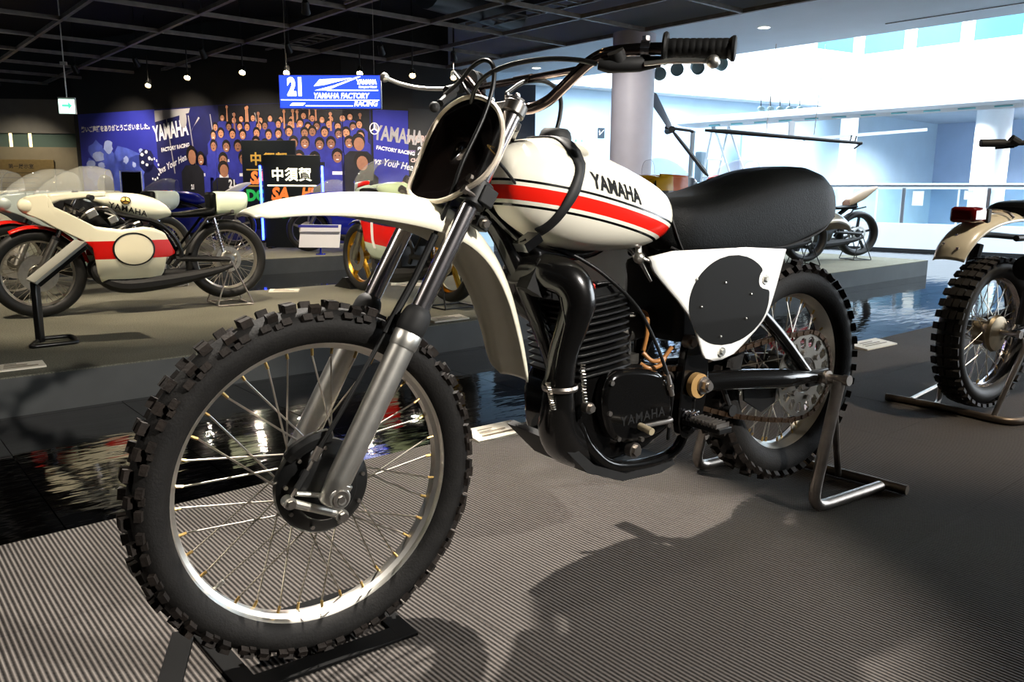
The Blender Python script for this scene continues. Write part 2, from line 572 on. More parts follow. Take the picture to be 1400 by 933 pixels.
# railing with glass
rl = thing('glass_railing', 'steel handrail over glass panes on a white base wall', 'railing', room(16.8, 4.4, -.2), ANG+R(90+10))
Lr = 14.85
obj('base_wall', G().box((0, 0, .265), (Lr, .16, .53)), WALLW, rl)
obj('plinth', G().box((0, .0, .02), (Lr, .2, .05)), BLACKM, rl)
obj('handrail', G().tube([(-Lr/2, 0, 1.27), (Lr/2, 0, 1.27)], .035, 12), STAINL, rl)
obj('rail_ledge', G().box((0, 0, 1.215), (Lr, .05, .035)), WALLW, rl)
for k in range(11):
    x = -Lr/2+.1+k*(Lr-.2)/10
    obj('post', G().box((x, 0, .87), (.06, .05, .7)), STAINL, rl)
    if k < 10:
        obj('glass_pane', G().box((x+.745, 0, .86), (1.38, .012, .66)), GLASS, rl)
        obj('pane_edge', G().box((x+.5, .01, .86), (.03, .02, .66)), WALLW, rl)
for x, z, nw, nh, lb in ((2.67, 1.02, .20, .28, 'large white paper notice taped to a clear glass railing pane'), (1.80, 1.09, .15, .17, 'square white paper notice near the handrail, taped to the glass'), (1.26, .94, .10, .14, 'small white paper notice taped low on the glass railing'), (1.06, .94, .10, .14, 'small white paper notice taped low on the glass railing')):
    nt_ = obj('paper_notice', G().box((0, 0, 0), (nw, .004, nh)), mat('paper', (.93, .92, .88), .8))
    tag(nt_, lb, 'notice', 'paper notices on the railing')
    nt_.matrix_world = Matrix.Translation(room(16.8, 4.4, -.2)) @ Matrix.Rotation(ANG+R(100), 4, 'Z') @ Matrix.Translation((x, .0075, z))
# recessed downlights in the soffit
DL = mat('downlight_glow', (1, .98, .92), .5, emit=(1, .97, .9), estr=6)
for (u, v) in ((9.53, 6.24), (9.86, 6.96+1.6), (9.7, 10.8), (9.6, 3.6), (9.6, 1.0)):
    d = thing('recessed_downlight', 'round recessed downlight in the pale soffit', 'light', room(u, v, 2.998), 0, 'soffit downlights')
    obj('ring', G().lathe([(.085, 0), (.085, -.008), (.07, -.008), (.07, .0)], (0, 0, 0), (0, 0, 1), 24, closed=True), WHITE, d)
    obj('diffuser', G().cyl((0, 0, -.004), (0, 0, .0), .07, 24), DL, d)
# door, signs and dark block on the pale far wall
dr = struct('door_1', G().box((0, 0, .94), (.8, .05, 1.88)), WALLB, 'pale flush door in the far wall', room_frame=False)
dr.location = room(12.25, 12.367, -.2); dr.rotation_euler = (0, 0, ANG+R(-10.9))
obj('door_frame', G().box((-.43, 0, .96), (.05, .08, 1.92)).box((.43, 0, .96), (.05, .08, 1.92)).box((0, 0, 1.92), (.9, .08, .05)), STAINL, dr, smooth=0, weld=False)
db = struct('wall_dark_block', G().box((0, 0, 1.5), (.75, .1, 3.0)), mat('slate_blue', (.20, .25, .31), .5, var=.1), 'slate blue wall block beside the motorcycle handlebar', room_frame=False)
db.location = room(9.9, 11.6, -.2); db.rotation_euler = (0, 0, 0)

# wall and frame bars added around the right-hand fill light
we = struct('wall_east', G().box((8.75, -1.9, .05), (.12, 8.4, .5)).box((8.75, -1.9, 3.05), (.12, 8.4, .2)), WALLW, 'white wall around the side windows', weld=False)
for k in range(5):
    obj('mullion', G().box((8.75, -4.7+1.4*k, 1.6), (.12, .06, 2.8)), WALLW, we)
# lamps put in to light the far rooms, shaped as ceiling downlights
def far_lamp(u, v, z, e, size, tgt=None, col=(.93, .97, 1)):
    d = thing('recessed_downlight', 'round recessed downlight in the far room ceiling', 'light', room(u, v, z), 0, 'far room downlights')
    obj('ring', G().lathe([(.095, 0), (.095, -.008), (.08, -.008), (.08, .0)], (0, 0, 0), (0, 0, 1), 24, closed=True), WHITE, d)
    obj('diffuser', G().cyl((0, 0, -.004), (0, 0, .0), .08, 24), DL, d)
    l = bpy.data.lights.new('downlight_lamp', 'SPOT')
    l.energy = e; l.color = col; l.spot_size = R(size); l.spot_blend = .8; l.shadow_soft_size = .08
    o = bpy.data.objects.new('downlight_lamp', l)
    COL.objects.link(o); o.parent = d; o.location = (0, 0, -.02)
    if tgt is not None:
        o.rotation_euler = (tgt-room(u, v, z)).to_track_quat('-Z', 'Y').to_euler()
for (u, v) in ((21.5, 8.8), (23.5, 6.9), (21.5, 5.0), (24, 3.4)):
    far_lamp(u, v, 2.99, 700, 150)  # added to brighten the room below the balcony
far_lamp(12.1, 11.75, 2.985, 24, 110, room(12.35, 12.3, 1.2))
far_lamp(14.6, 11.2, 2.985, 50, 120, room(14.7, 11.85, 1.0))
far_lamp(18.0, 10.55, 2.985, 60, 120, room(18.1, 11.2, .8))
# ================================================================== shared wheel builder
def arc(c, r, a0, a1, n, y=0):
    return [(c[0]+r*math.cos(R(a0+(a1-a0)*i/n)), y, c[2]+r*math.sin(R(a0+(a1-a0)*i/n))) for i in range(n+1)]
def tyre_profile(Rb, rr, hw):
    """carcass section: Rb crown radius, rr bead radius, hw half width"""
    h = Rb-rr
    p = [(rr, -hw*.62), (rr+h*.22, -hw*.86), (rr+h*.45, -hw), (rr+h*.68, -hw*.94), (rr+h*.86, -hw*.68), (rr+h*.965, -hw*.34), (Rb, 0)]
    return p + [(r, -y) for r, y in reversed(p[:-1])]
def rim_profile(rf, hw):
    p = [(rf, -hw+.003), (rf-.001, -hw), (rf-.010, -hw), (rf-.014, -hw+.004), (rf-.016, -hw*.55), (rf-.024, -hw*.34), (rf-.026, 0)]
    outer = [(rf-.004, -hw+.004), (rf-.012, -hw*.5), (rf-.020, 0)]
    full = p + [(r, -y) for r, y in reversed(p[:-1])]
    back = outer + [(r, -y) for r, y in reversed(outer[:-1])]
    return full + list(reversed(back))
def wheel(root, pre, C, rf, rhw, Rt, thw, knob_fn, hub_r, hub_w, spokes=36, rimmat=RIMALU, hub_off=0.0, seg=96, spoke_r=.0019, tyremat=RUBBER, treadmat=TREAD):
    Cv = Vector(C)
    ty = obj(pre+'_tyre', G().lathe(tyre_profile(Rt, rf-.012, thw), C, (0, 1, 0), seg, closed=True), tyremat, root, smooth=60)
    if knob_fn:
        g = G()
        knob_fn(g, Cv)
        obj('tread_knobs', g, treadmat, ty, smooth=0, weld=False, kind='stuff')
    rm = obj(pre+'_rim', G().lathe(rim_profile(rf, rhw), C, (0, 1, 0), seg, closed=True), rimmat, root, smooth=40)
    rend = rf-.027
    nip = G().cyl((rend+.003, 0, 0), (rend-.011, 0, 0), .0029, 8).mesh('nipple')
    nip.materials.append(BRASS)
    bases = []
    for side in (-1, 1):
        for lead in (-1, 1):
            a = R(52)*lead
            p0 = Vector((hub_r*math.cos(a), side*hub_w+hub_off, hub_r*math.sin(a)))
            p1 = Vector((rend-.012, side*.006, 0))
            me = G().tube([p0, p1], spoke_r, 6).mesh('spoke')
            me.materials.append(SPOKE)
            bases.append(me)
    for k in range(spokes):
        rot = (0, 2*PI*k/spokes, 0)
        inst('spoke', bases[(0, 2, 1, 3)[k % 4]], rm, C, rot)
        n_ = inst('nipple', nip, rm, C, rot)
        n_.location = (C[0], C[1]+(-.006 if k % 2 == 0 else .006), C[2])
    return ty, rm
def knobs_front(g, C, Rb=.3375, N=52):
    def block(a, y, tilt, wx, wy, r0, h):
        rad = Vector((math.cos(a), 0, math.sin(a)))
        tan = Vector((-math.sin(a), 0, math.cos(a)))
        yv = Vector((0, 1, 0))
        n = (rad*math.cos(tilt)+yv*math.sin(tilt)).normalized()
        s = (yv*math.cos(tilt)-rad*math.sin(tilt)).normalized()
        c = C+rad*r0+yv*y+n*(h/2-.002)
        g.box(c, (wx, wy, h), Matrix((tan, s, n)).transposed())
    for k in range(N):
        a = 2*PI*k/N
        da = PI/N
        j = random.uniform(-.001, .001)
        if k % 2 == 0:
            for s in (-1, 1):
                block(a, s*.0095+j, s*.10, .021, .0145, Rb-.001, .0145)
        else:
            for s in (-1, 1):
                block(a, s*.023+j, s*.42, .020, .0135, Rb-.006, .0145)
        for s in (-1, 1):
            block(a+da*.95, s*.0355, s*1.0, .017, .012, Rb-.016, .013)
            if k % 2:
                block(a+da*.2, s*.037, s*1.1, .013, .010, Rb-.019, .010)
def knobs_rear(g, C, Rb=.3175, N=44):
    def block(a, y, tilt, wx, wy, r0, h):
        rad = Vector((math.cos(a), 0, math.sin(a)))
        tan = Vector((-math.sin(a), 0, math.cos(a)))
        yv = Vector((0, 1, 0))
        n = (rad*math.cos(tilt)+yv*math.sin(tilt)).normalized()
        s = (yv*math.cos(tilt)-rad*math.sin(tilt)).normalized()
        g.box(C+rad*r0+yv*y+n*(h/2-.002), (wx, wy, h), Matrix((tan, s, n)).transposed())
    for k in range(N):
        a = 2*PI*k/N
        for s in ((-1, 1) if k % 2 else (0,)):
            block(a, s*.026, s*.25, .022, .026 if s == 0 else .022, Rb-.002-.004*abs(s), .0155)
        for s in (-1, 1):
            block(a+PI/N*.9, s*.046, s*.85, .020, .017, Rb-.017, .016)

# ================================================================== the white motocross motorcycle
MB = thing('motocross_motorcycle', 'white motocross motorcycle with red tank stripe, long cream fender and knobbly tyres on ribbed carpet', 'motorcycle', (.79416, 2.3295, 0), 3.774113)
FC = (1.4486, -.002, .352)
RC = (0, 0, .388)
ST = Matrix.Translation((1.3966, 0, .322)) @ Matrix.Rotation(-.03, 4, Vector((-.5, 0, .866))) @ Matrix.Translation((-1.3966, 0, -.322))
# --- wheels
ft, frm = wheel(MB, 'front', FC, .285, .027, .3365, .043, knobs_front, .052, .026, hub_off=-.004)
rt, rrm = wheel(MB, 'rear', RC, .243, .033, .3175, .056, knobs_rear, .05, .03)
obj('valve_stem', G().tube([(1.4486+.205, .0, .352-.165), (1.4486+.188, .004, .352-.151)], .003, 8).tube([(1.4486+.196, .002, .352-.158), (1.4486+.186, .004, .352-.150)], .0045, 8), ALU, frm)
# --- front hub and drum brake
hub = obj('front_hub', G().lathe([(.0, -.05), (.035, -.05), (.058, -.036), (.06, -.028), (.05, -.02), (.046, 0), (.052, .012), (.062, .02)], FC, (0, 1, 0), 40), BLACKS, MB)
bpl = obj('brake_plate', G().lathe([(.088, .012), (.092, .018), (.092, .034), (.086, .040), (.066, .046), (.06, .052), (.022, .056), (0, .056)], FC, (0, 1, 0), 48), mat('brake_plate_black', (.06, .06, .06), .35, coat=.3), MB)
for k in range(9):
    a = 2*PI*k/9+.2
    obj('rivet', G().cyl((FC[0]+.078*math.cos(a), .038, FC[2]+.078*math.sin(a)), (FC[0]+.078*math.cos(a), .046, FC[2]+.078*math.sin(a)), .004, 8), STEEL, bpl)
obj('air_scoop', G().tube(spline([(1.515, .036, .42), (1.50, .046, .437), (1.475, .05, .449), (1.44, .046, .452)], 5), [.012]*3+[.015]*13, 8), BLACKS, bpl)
br = obj('brake_arm', G().tube([(1.532, .074, .352), (1.434, .074, .305)], [.0085, .0075], 10).cyl((1.532, .064, .352), (1.532, .084, .352), .0115, 16).cyl((1.434, .056, .305), (1.434, .084, .305), .0125, 16).tube([(1.515, .066, .362), (1.46, .062, .345)], .005, 8), ALU, MB)
for (bx_, bz_, br_) in ((1.434, .305, .009), (1.532, .352, .008)):
    obj('arm_bolt', G().hexa((bx_, .086, bz_), (bx_, .093, bz_), br_), STEEL, br)
obj('brake_rod', G().tube([(1.53, .074, .356), (1.490, .074, .410), (1.47, .072, .44)], .003, 8).tube([(1.482, .073, .421), (1.468, .072, .442)], .0075, 10), STEEL, br)
obj('rod_boot', G().tube([(1.516, .074, .374), (1.494, .074, .404)], .006, 10), BLACKM, br)
obj('front_axle', G().cyl((1.452, -.125, .352), (1.452, .126, .352), .008, 12).cyl((1.452, .118, .352), (1.452, .124, .352), .012, 24), ALU, MB)
# --- fork
AX = Vector((-.5, 0, .866))
def forkp(s, y, fw=0.0):
    return Vector((1.293, y, .648))+AX*s+Vector((.866, 0, .5))*fw
for y in (.1, -.1):
    o = obj('fork_lower', G().tube([forkp(-.355, y), forkp(-.35, y), forkp(-.30, y), forkp(-.05, y), forkp(0, y)], [.012, .019, .0235, .0245, .0245], 24).lathe([(.026, -.008), (.027, 0), (.027, .02), (.024, .024)], forkp(-.03, y), AX, 24), ALU, MB, smooth=50)
    obj('axle_clamp', G().cyl((1.453, y-.022, .355), (1.453, y+.020, .355), .0205, 24).tube([(1.453, y, .355), (1.440, y, .378)], [.019, .0215], 20), ALU, o, bevel=.0015, weld=False)
    obj('pinch_bolt', G().cyl((1.453, y+.020, .355), (1.453, y+.024, .355), .015, 20).cyl((1.453, y+.024, .355), (1.453, y+.027, .355), .007, 6), STEEL, o)
    obj('dust_boot', G().lathe([(.0255, -.010), (.0275, -.004), (.0285, .004), (.0285, .022), (.0262, .032), (.0232, .039), (.0195, .042), (.0185, .044)], forkp(0, y), AX, 28), BLACKM, o)
    obj('boot_clip', G().lathe([(.0255, 0), (.0265, .002), (.0255, .004)], forkp(-.014, y), AX, 28), STEEL, o)
    obj('fork_stanchion', G().tube([forkp(.03, y), forkp(.49, y)], .018, 28), CHROME, MB)
# triple clamps and steering stem
def clamp(s, name, th):
    t = G()
    t.beam(forkp(s, -.1), forkp(s, .1), .05 if th > .03 else .036, th, up=AX)
    for y in (.1, -.1):
        t.cyl(forkp(s-th/2-(.008 if th > .03 else .002), y), forkp(s+th/2+(.008 if th > .03 else .002), y), .029 if th > .03 else .0235, 24)
    t.cyl(forkp(s-.02, 0, -.055), forkp(s+.02, 0, -.055), .03, 20)
    t.beam(forkp(s, 0, -.06), forkp(s, 0, 0), .1, th*.9, up=AX)
    return obj(name, t, BLACKS if th > .03 else mat('clamp_alloy', (.50, .49, .47), .35, 1.0), MB, bevel=.002, weld=False)
lc = clamp(.288, 'lower_triple_clamp', .034)
uc = clamp(.474, 'upper_triple_clamp', .02)
for y in (.1, -.1):
    sg = 1 if y > 0 else -1
    for q in (-.012, .012):
        obj('clamp_bolt', G().cyl(forkp(.288+q, y+sg*.022, -.030), forkp(.288+q, y+sg*.022, .034), .0048, 8).cyl(forkp(.288+q, y+sg*.022, .030), forkp(.288+q, y+sg*.022, .040), .0085, 6), STEEL, lc)
obj('clamp_block', G().box(forkp(.288, .126, -.012), (.034, .016, .036), Matrix.Rotation(R(-30), 3, 'Y')).box(forkp(.25, .085, -.05), (.03, .025, .025), Matrix.Rotation(R(-30), 3, 'Y')), BLACKM, lc, bevel=.003, weld=False)
obj('steering_stop_bolt', G().cyl((1.128, .075, .846), (1.128, .105, .840), .010, 16).hexa((1.128, .105, .840), (1.128, .112, .839), .0075), STEEL, lc)
obj('stem_nut', G().hexa(forkp(.475, 0, -.055), forkp(.492, 0, -.055), .018), CHROME, uc)
for y in (.1, -.1):
    obj('fork_cap', G().hexa(forkp(.484, y), forkp(.496, y), .016), BLACKS, uc)
# --- front fender
def fender(name, path, root, m, nseg=12, thick=.004):
    """path rows: x, z, half width, sag of the lips, curl"""
    pts = spline([(p[0], 0, p[1]) for p in path], 5)
    ws = spline([(p[2], p[3], 0) for p in path], 5)
    rings = []
    for i, p in enumerate(pts):
        a = pts[max(0, i-1)]; b = pts[min(len(pts)-1, i+1)]
        t = (b-a).normalized()
        n = Vector((-t.z, 0, t.x))
        if n.z < 0 and abs(t.x) > .5 or n.x > .0 and abs(t.x) <= .5 and t.z < 0:
            n = n
        hw, sag = ws[i].x, ws[i].y
        row = []
        for k in range(nseg+1):
            q = -1+2*k/nseg
            yy = hw*math.sin(q*PI/2*.96)/math.sin(PI/2*.96)
            dz = sag*(1-math.cos(q*PI/2*.96))/(1-math.cos(PI/2*.96))
            row.append(p + Vector((0, yy, 0)) + n*dz)
        rings.append(row)
    return obj(name, G().loft(rings, cap=False, ring=False), m, root, smooth=70, solid=thick)
FP = [(1.562, .861, .045, .008), (1.54, .872, .062, .018), (1.47, .888, .070, .030), (1.38, .897, .075, .042), (1.28, .896, .080, .055), (1.19, .882, .080, .062), (1.115, .842, .078, .056), (1.060, .782, .076, .046), (1.020, .705, .074, .038), (.992, .615, .071, .032), (.974, .53, .068, .026), (.968, .495, .050, .012)]
fender('front_fender', FP, MB, CREAM)
obj('fender_bolt', G().cyl((1.10, .02, .80), (1.105, .03, .79), .008, 10), STEEL, MB)
obj('fender_bolt', G().ball((1.135, .06, .812), .011, 10, 6), STEEL, MB)
# --- number plate on the fork
pn = Vector((.866*math.cos(R(8)), .866*math.sin(R(8)), .5)).normalized()
pa = Vector((-.5, 0, .866)); pa = (pa-pn*pa.dot(pn)).normalized()
pe = pa.cross(pn)     # towards +y
PP0 = forkp(.33, 0, .046)
PO = [(-a, b) for a, b in [(.052, -.066), (.063, -.02), (.072, .031), (.075, .078), (.064, .117), (.033, .143), (-.012, .152), (-.064, .141), (-.111, .115), (-.144, .078), (-.162, .039), (-.165, .008), (-.153, -.025), (-.12, -.052), (-.08, -.076), (-.04, -.085), (.015, -.083)]]
PO = smooth_poly(PO, 4)
pcx, pcz = sum(p[0] for p in PO)/len(PO), sum(p[1] for p in PO)/len(PO)
def plate_pt(k, s, d):
    a, b = PO[k]
    return PP0 + pe*(pcx+(a-pcx)*s) + pa*(pcz+(b-pcz)*s) + pn*d
rings = []
for s, d in ((1.0, 0), (.97, -.001), (.90, -.003), (.75, -.006), (.5, -.008), (.25, -.009), (.02, -.009)):
    rings.append([plate_pt(k, s, d) for k in range(len(PO))])
npl = obj('number_plate', G().loft(rings, cap=False), mat('plate_black', (.045, .03, .025), .16, coat=.7), MB, smooth=60, solid=.003)
obj('plate_rim', G().tube([plate_pt(k, 1.0, .001) for k in range(len(PO))], .0052, 8, closed=True), mat('plate_rim_cream', (.80, .75, .68), .4), npl)
obj('plate_wire', G().tube(spline([plate_pt(40, .88, .002), plate_pt(40, .80, .012), plate_pt(41, .86, .01), plate_pt(42, .95, .004)], 6), .0012, 6), BRASS, npl)
# --- handlebar
BP = [(1.035, 0, 1.070), (1.02, .05, 1.068), (.998, .075, 1.066), (.977, .105, 1.080), (.967, .14, 1.104), (.961, .18, 1.130), (.955, .207, 1.146), (.944, .236, 1.157), (.915, .272, 1.162), (.873, .315, 1.163), (.803, .41, 1.158)]
full = [(x, -y, z) for x, y, z in reversed(BP[1:])] + BP
bar = obj('handlebar', G().tube(spline(full, 5), .0112, 16), mat('bar_chrome', (.62, .55, .52), .14, 1.0), MB, smooth=60)
obj('cross_brace', G().tube([(.960, -.185, 1.133), (.960, .185, 1.133)], .0075, 12).tube([(.960, -.03, 1.133), (.960, .03, 1.133)], .009, 12), mat('bar_chrome', (.5, .5, .5)), bar)
for s in (1, -1):
    a, b = Vector((.873, s*.315, 1.163)), Vector((.797, s*.418, 1.1575))
    d = (b-a).normalized()
    prof = [(.0, -.002), (.028, -.001), (.030, .003), (.028, .007), (.0175, .009)]
    L_ = (b-a).length
    n = 9
    for k in range(n):
        z0 = .012+(L_-.024)*k/n
        prof += [(.0174, z0), (.0182, z0+.002), (.0182, z0+(L_-.024)/n-.003), (.0174, z0+(L_-.024)/n-.0005)]
    prof += [(.0195, L_-.010), (.0225, L_-.006), (.0225, L_-.001), (.019, L_+.001), (0, L_+.001)]
    obj('grip', G().lathe(prof, a, d, 24), mat('grip_rubber', (.05, .05, .048), .6, spec=.3), bar, smooth=30)
    # lever perch and lever
    if s == 1:
        pch = obj('lever_perch', G().tube([(.962, .236, 1.136), (.95, .250, 1.133), (.905, .285, 1.136), (.87, .302, 1.142)], [.010, .014, .014, .010], 12).tube([(.945, .262, 1.158), (.93, .26, 1.135)], .016, 12), BLACKM, bar)
        obj('perch_clamp', G().lathe([(.0125, -.009), (.016, -.008), (.016, .008), (.0125, .009)], (.895, .29, 1.163), d, 16).hexa((.895, .29, 1.178), (.895, .29, 1.186), .008), CHROME, bar)
        obj('clutch_lever', G().tube(spline([(.905, .298, 1.135), (.88, .33, 1.138), (.855, .365, 1.137), (.84, .395, 1.134)], 5), [.006, .0062, .0065, .0068, .007, .007, .007, .007, .007, .007, .0068, .0066, .0064, .006, .006, .0058], 10, flat=.75).ball((.837, .402, 1.133), .0125, 14, 8), ALU, bar)
    else:
        obj('lever_perch', G().tube([(.965, -.232, 1.142), (.935, -.262, 1.146)], .0165, 12).tube([(.985, -.225, 1.135), (1.02, -.21, 1.125)], .010, 10), BLACKM, bar)
        obj('throttle_housing', G().tube([(.93, -.262, 1.162), (.905, -.283, 1.163)], .026, 16), BLACKM, bar)
        obj('brake_lever', G().tube(spline([(1.01, -.215, 1.130), (1.035, -.245, 1.131), (1.062, -.27, 1.134), (1.095, -.29, 1.142), (1.122, -.30, 1.152)], 4), .0068, 10, flat=.7).ball((1.127, -.302, 1.154), .011, 12, 8), ALU, bar)
        obj('lever_boot', G().tube([(1.015, -.19, 1.118), (1.06, -.17, 1.092)], [.011, .008], 10).ball((1.078, -.165, 1.082), .012, 10, 8), BLACKM, bar)
for y in (.045, -.045):
    obj('bar_clamp', G().box((1.022, y, 1.068), (.034, .026, .042), Matrix.Rotation(R(-20), 3, 'Y')).cyl((1.034, y, 1.085), (1.034, y, 1.098), .006, 8).cyl((1.008, y, 1.085), (1.008, y, 1.098), .006, 8), CHROME, bar, bevel=.003, weld=False)
# --- cables and hoses
def cable(name, pts, r, m=BLACKS, n=8):
    return obj(name, G().tube(spline(pts, n), r, 8), m, MB, smooth=60)
cable('brake_cable', [(1.470, .072, .44), (1.418, .072, .512), (1.33, .068, .64), (1.262, .065, .74), (1.21, .07, .84), (1.19, .085, .90), (1.17, .09, .955), (1.125, .09, 1.035), (1.098, .085, 1.095), (1.085, .07, 1.138), (1.085, .04, 1.155), (1.09, 0, 1.145), (1.07, -.08, 1.125), (1.03, -.2, 1.115)], .0045)
obj('cable_guide', G().tube([(1.22, .07, .82), (1.262, .066, .74), (1.33, .068, .64)], .0075, 10).box((1.30, .075, .665), (.022, .03, .018)), BLACKM, MB, weld=False)
cable('clutch_cable', [(.965, .234, 1.137), (.985, .2, 1.146), (1.02, .15, 1.150), (1.07, .10, 1.140), (1.10, .05, 1.115), (1.09, .0, 1.07), (1.04, -.05, .99), (.97, -.04, .92)], .0048)
cable('throttle_cable', [(.955, -.24, 1.16), (.985, -.22, 1.165), (1.03, -.16, 1.158), (1.065, -.08, 1.13), (1.07, -.02, 1.08), (1.0, .03, .95)], .004)
cable('breather_hose', [(.886, .02, 1.028), (.876, .02, 1.06), (.874, .02, 1.095), (.89, .02, 1.120), (.925, .02, 1.131), (.97, .015, 1.125), (1.01, .01, 1.10)], .0048)
cable('control_cable', [(1.09, .085, .965), (1.055, .088, .93), (1.02, .09, .888), (.985, .09, .85), (.968, .085, .82)], .0035)
# --- tank
TKM = mat('tank_paint', (.93, .91, .84), .22, coat=.7)
nt, nd, lk, pb = nodes_of(TKM)
tc = nd.new('ShaderNodeTexCoord'); sx = nd.new('ShaderNodeSeparateXYZ'); lk.new(tc.outputs['Object'], sx.inputs[0])
dx = mth(nt, 'SUBTRACT', sx.outputs[0], .93)
q = mth(nt, 'ADD', mth(nt, 'MULTIPLY', dx, .18), mth(nt, 'MULTIPLY', mth(nt, 'MULTIPLY', dx, dx), -.19))
dd = mth(nt, 'SUBTRACT', mth(nt, 'SUBTRACT', sx.outputs[2], .882), q)
redf = mth(nt, 'LESS_THAN', mth(nt, 'ABSOLUTE', dd), .0142)
blk = mth(nt, 'LESS_THAN', mth(nt, 'ABSOLUTE', mth(nt, 'SUBTRACT', mth(nt, 'ABSOLUTE', dd), .0245)), .0026)
c = mixc(nt, redf, lin((.93, .91, .84)), lin((.88, .12, .07)))
c = mixc(nt, blk, c, lin((.03, .03, .03)))
lk.new(c, pb.inputs['Base Color'])
TS_ = [(1.060, .05, .888, .950), (1.054, .078, .868, .972), (1.038, .098, .845, .990), (.99, .124, .812, 1.006), (.93, .139, .789, 1.015), (.87, .146, .776, 1.010), (.80, .147, .770, .987), (.73, .144, .769, .963), (.67, .136, .774, .941), (.628, .122, .785, .924), (.606, .108, .797, .912), (.596, .085, .815, .900)]
tpts = spline([(a[0], a[1], 0) for a in TS_], 3); tz = spline([(a[2], a[3], 0) for a in TS_], 3)
rings = []
for P_, Z_ in zip(tpts, tz):
    hw, zb, zt = P_.y, Z_.x, Z_.y
    zc = zb+(zt-zb)*.46
    row = []
    for k in range(40):
        a = 2*PI*k/40
        cy, sz = math.cos(a), math.sin(a)
        yy = hw*math.copysign(abs(cy)**.55, cy)
        if sz >= 0:
            z_ = zc+(zt-zc)*abs(sz)**.9
            yy *= 1-.14*abs(sz)**1.6
        else:
            z_ = zc-(zc-zb)*abs(sz)**.85
            yy *= 1-.10*abs(sz)**2
        row.append((P_.x, yy, z_))
    rings.append(row)
tank = obj('fuel_tank', G().loft(rings), TKM, MB, smooth=75)
bvh = BVHTree.FromPolygons([v.co.copy() for v in tank.data.vertices], [p.vertices[:] for p in tank.data.polygons])
def onto(me, org, ex, ey, off, direc=Vector((0, -1, 0)), tree=None):
    """press a flat mesh onto a surface"""
    bm = bmesh.new(); bm.from_mesh(me)
    bmesh.ops.triangulate(bm, faces=bm.faces)
    bmesh.ops.subdivide_edges(bm, edges=[e for e in bm.edges if e.calc_length() > .008], cuts=2)
    for v in bm.verts:
        p = Vector(org)+Vector(ex)*v.co.x+Vector(ey)*v.co.y
        h = (tree or bvh).ray_cast(p-direc*.3, direc)
        if h[0] is not None:
            v.co = h[0]-direc*off
        else:
            v.co = p
    bm.to_mesh(me); bm.free()
    return me
tx = text_mesh('YAMAHA', .0435, bold=.0016, spacing=1.06, squash=.77)
ex = Vector((-1, 0, -.255)).normalized()
ey = Vector((.05, 0, 1)).normalized()
obj('tank_lettering', onto(tx, (.815, .15, .9075), ex, ey, .0012), mat('decal_black', (.02, .02, .02), .6, spec=.2), tank)
# rubber strap over the tank
def pxdir(px, py):
    """viewing direction towards a point of the tank, in motorcycle coordinates"""
    d = _r2*((px-700)/FPX)-_u2*((py-466.5)/FPX)+_fwd
    return (Matrix.Rotation(-3.774113, 3, 'Z') @ d).normalized()
EYE = Vector((2.01767, 1.40934, .9024))
SL = [(784, 221), (786.5, 229), (785.5, 239), (780.5, 253), (770, 275), (755, 296), (743, 306), (731, 312)]
SR = [(799, 225.5), (798.5, 233), (797, 243), (791, 264), (780, 282), (766, 300), (753, 312), (741, 320)]
rows = []
for (a, b) in zip(spline([(p[0], p[1], 0) for p in SL], 4), spline([(p[0], p[1], 0) for p in SR], 4)):
    row = []
    for t in (0, .5, 1):
        q = a+(b-a)*t
        h = bvh.ray_cast(EYE, pxdir(q.x, q.y))
        if h[0] is None:
            row = None
            break
        row.append(h[0]+h[1]*.003)
    if row:
        rows.append(row)
xc, y0 = rows[0][1].x, rows[0][1].y
for k in range(1, 9):
    yy = y0-.02*k
    row = []
    for q in (.0165, 0, -.0165):
        h = bvh.ray_cast(Vector((xc+q, yy, 1.3)), Vector((0, 0, -1)))
        row.append(h[0]+Vector((0, 0, .003)) if h[0] is not None else Vector((xc+q, yy, .98)))
    rows.insert(0, row)
obj('tank_strap', G().loft(rows, cap=False, ring=False), mat('strap_rubber', (.10, .10, .10), .6), MB, smooth=60, solid=.004)
obj('strap_hook', G().tube(spline([(1.02, .095, .806), (1.03, .085, .795), (1.02, .07, .785), (1.0, .07, .79)], 4), .004, 8).box((1.012, .09, .800), (.045, .04, .02), Matrix.Rotation(R(30), 3, 'Y')), BLACKG, MB, weld=False)
obj('fuel_cap', G().lathe([(0, .026), (.026, .026), (.032, .020), (.036, .008), (.036, 0), (.03, -.015)], (.88, .01, 1.010), (-.06, .02, 1), 32), BLACKM, tank, smooth=40)
obj('petcock', G().cyl((.668, .06, .79), (.668, .065, .758), .008, 10).ball((.668, .066, .752), .014, 10, 8).tube([(.668, .07, .752), (.64, .085, .742), (.625, .10, .748)], .004, 8), ALU, tank, weld=False)
# --- seat
ST_ = [(.625, .075, .80, .884), (.600, .100, .775, .889), (.555, .118, .762, .892), (.47, .122, .762, .897), (.38, .124, .763, .914), (.29, .126, .764, .938), (.20, .127, .766, .961), (.12, .127, .778, .973), (.05, .126, .80, .973), (.0, .122, .822, .958), (-.045, .108, .84, .93), (-.07, .08, .858, .905), (-.078, .04, .868, .89)]
tpts = spline([(a[0], a[1], 0) for a in ST_], 3); tz = spline([(a[2], a[3], 0) for a in ST_], 3)
rings = []
for P_, Z_ in zip(tpts, tz):
    hw, zb, zt = P_.y, Z_.x, Z_.y
    row = []
    prof = [(1.0, 0), (1.02, .12), (1.02, .35), (.99, .6), (.93, .78), (.80, .91), (.55, .985), (.25, 1.0), (0, 1.0)]
    half = [(hw*a, zb+(zt-zb)*b) for a, b in prof]
    row = [(P_.x, y, z) for y, z in half] + [(P_.x, -y, z) for y, z in reversed(half[:-1])]
    rings.append(row)
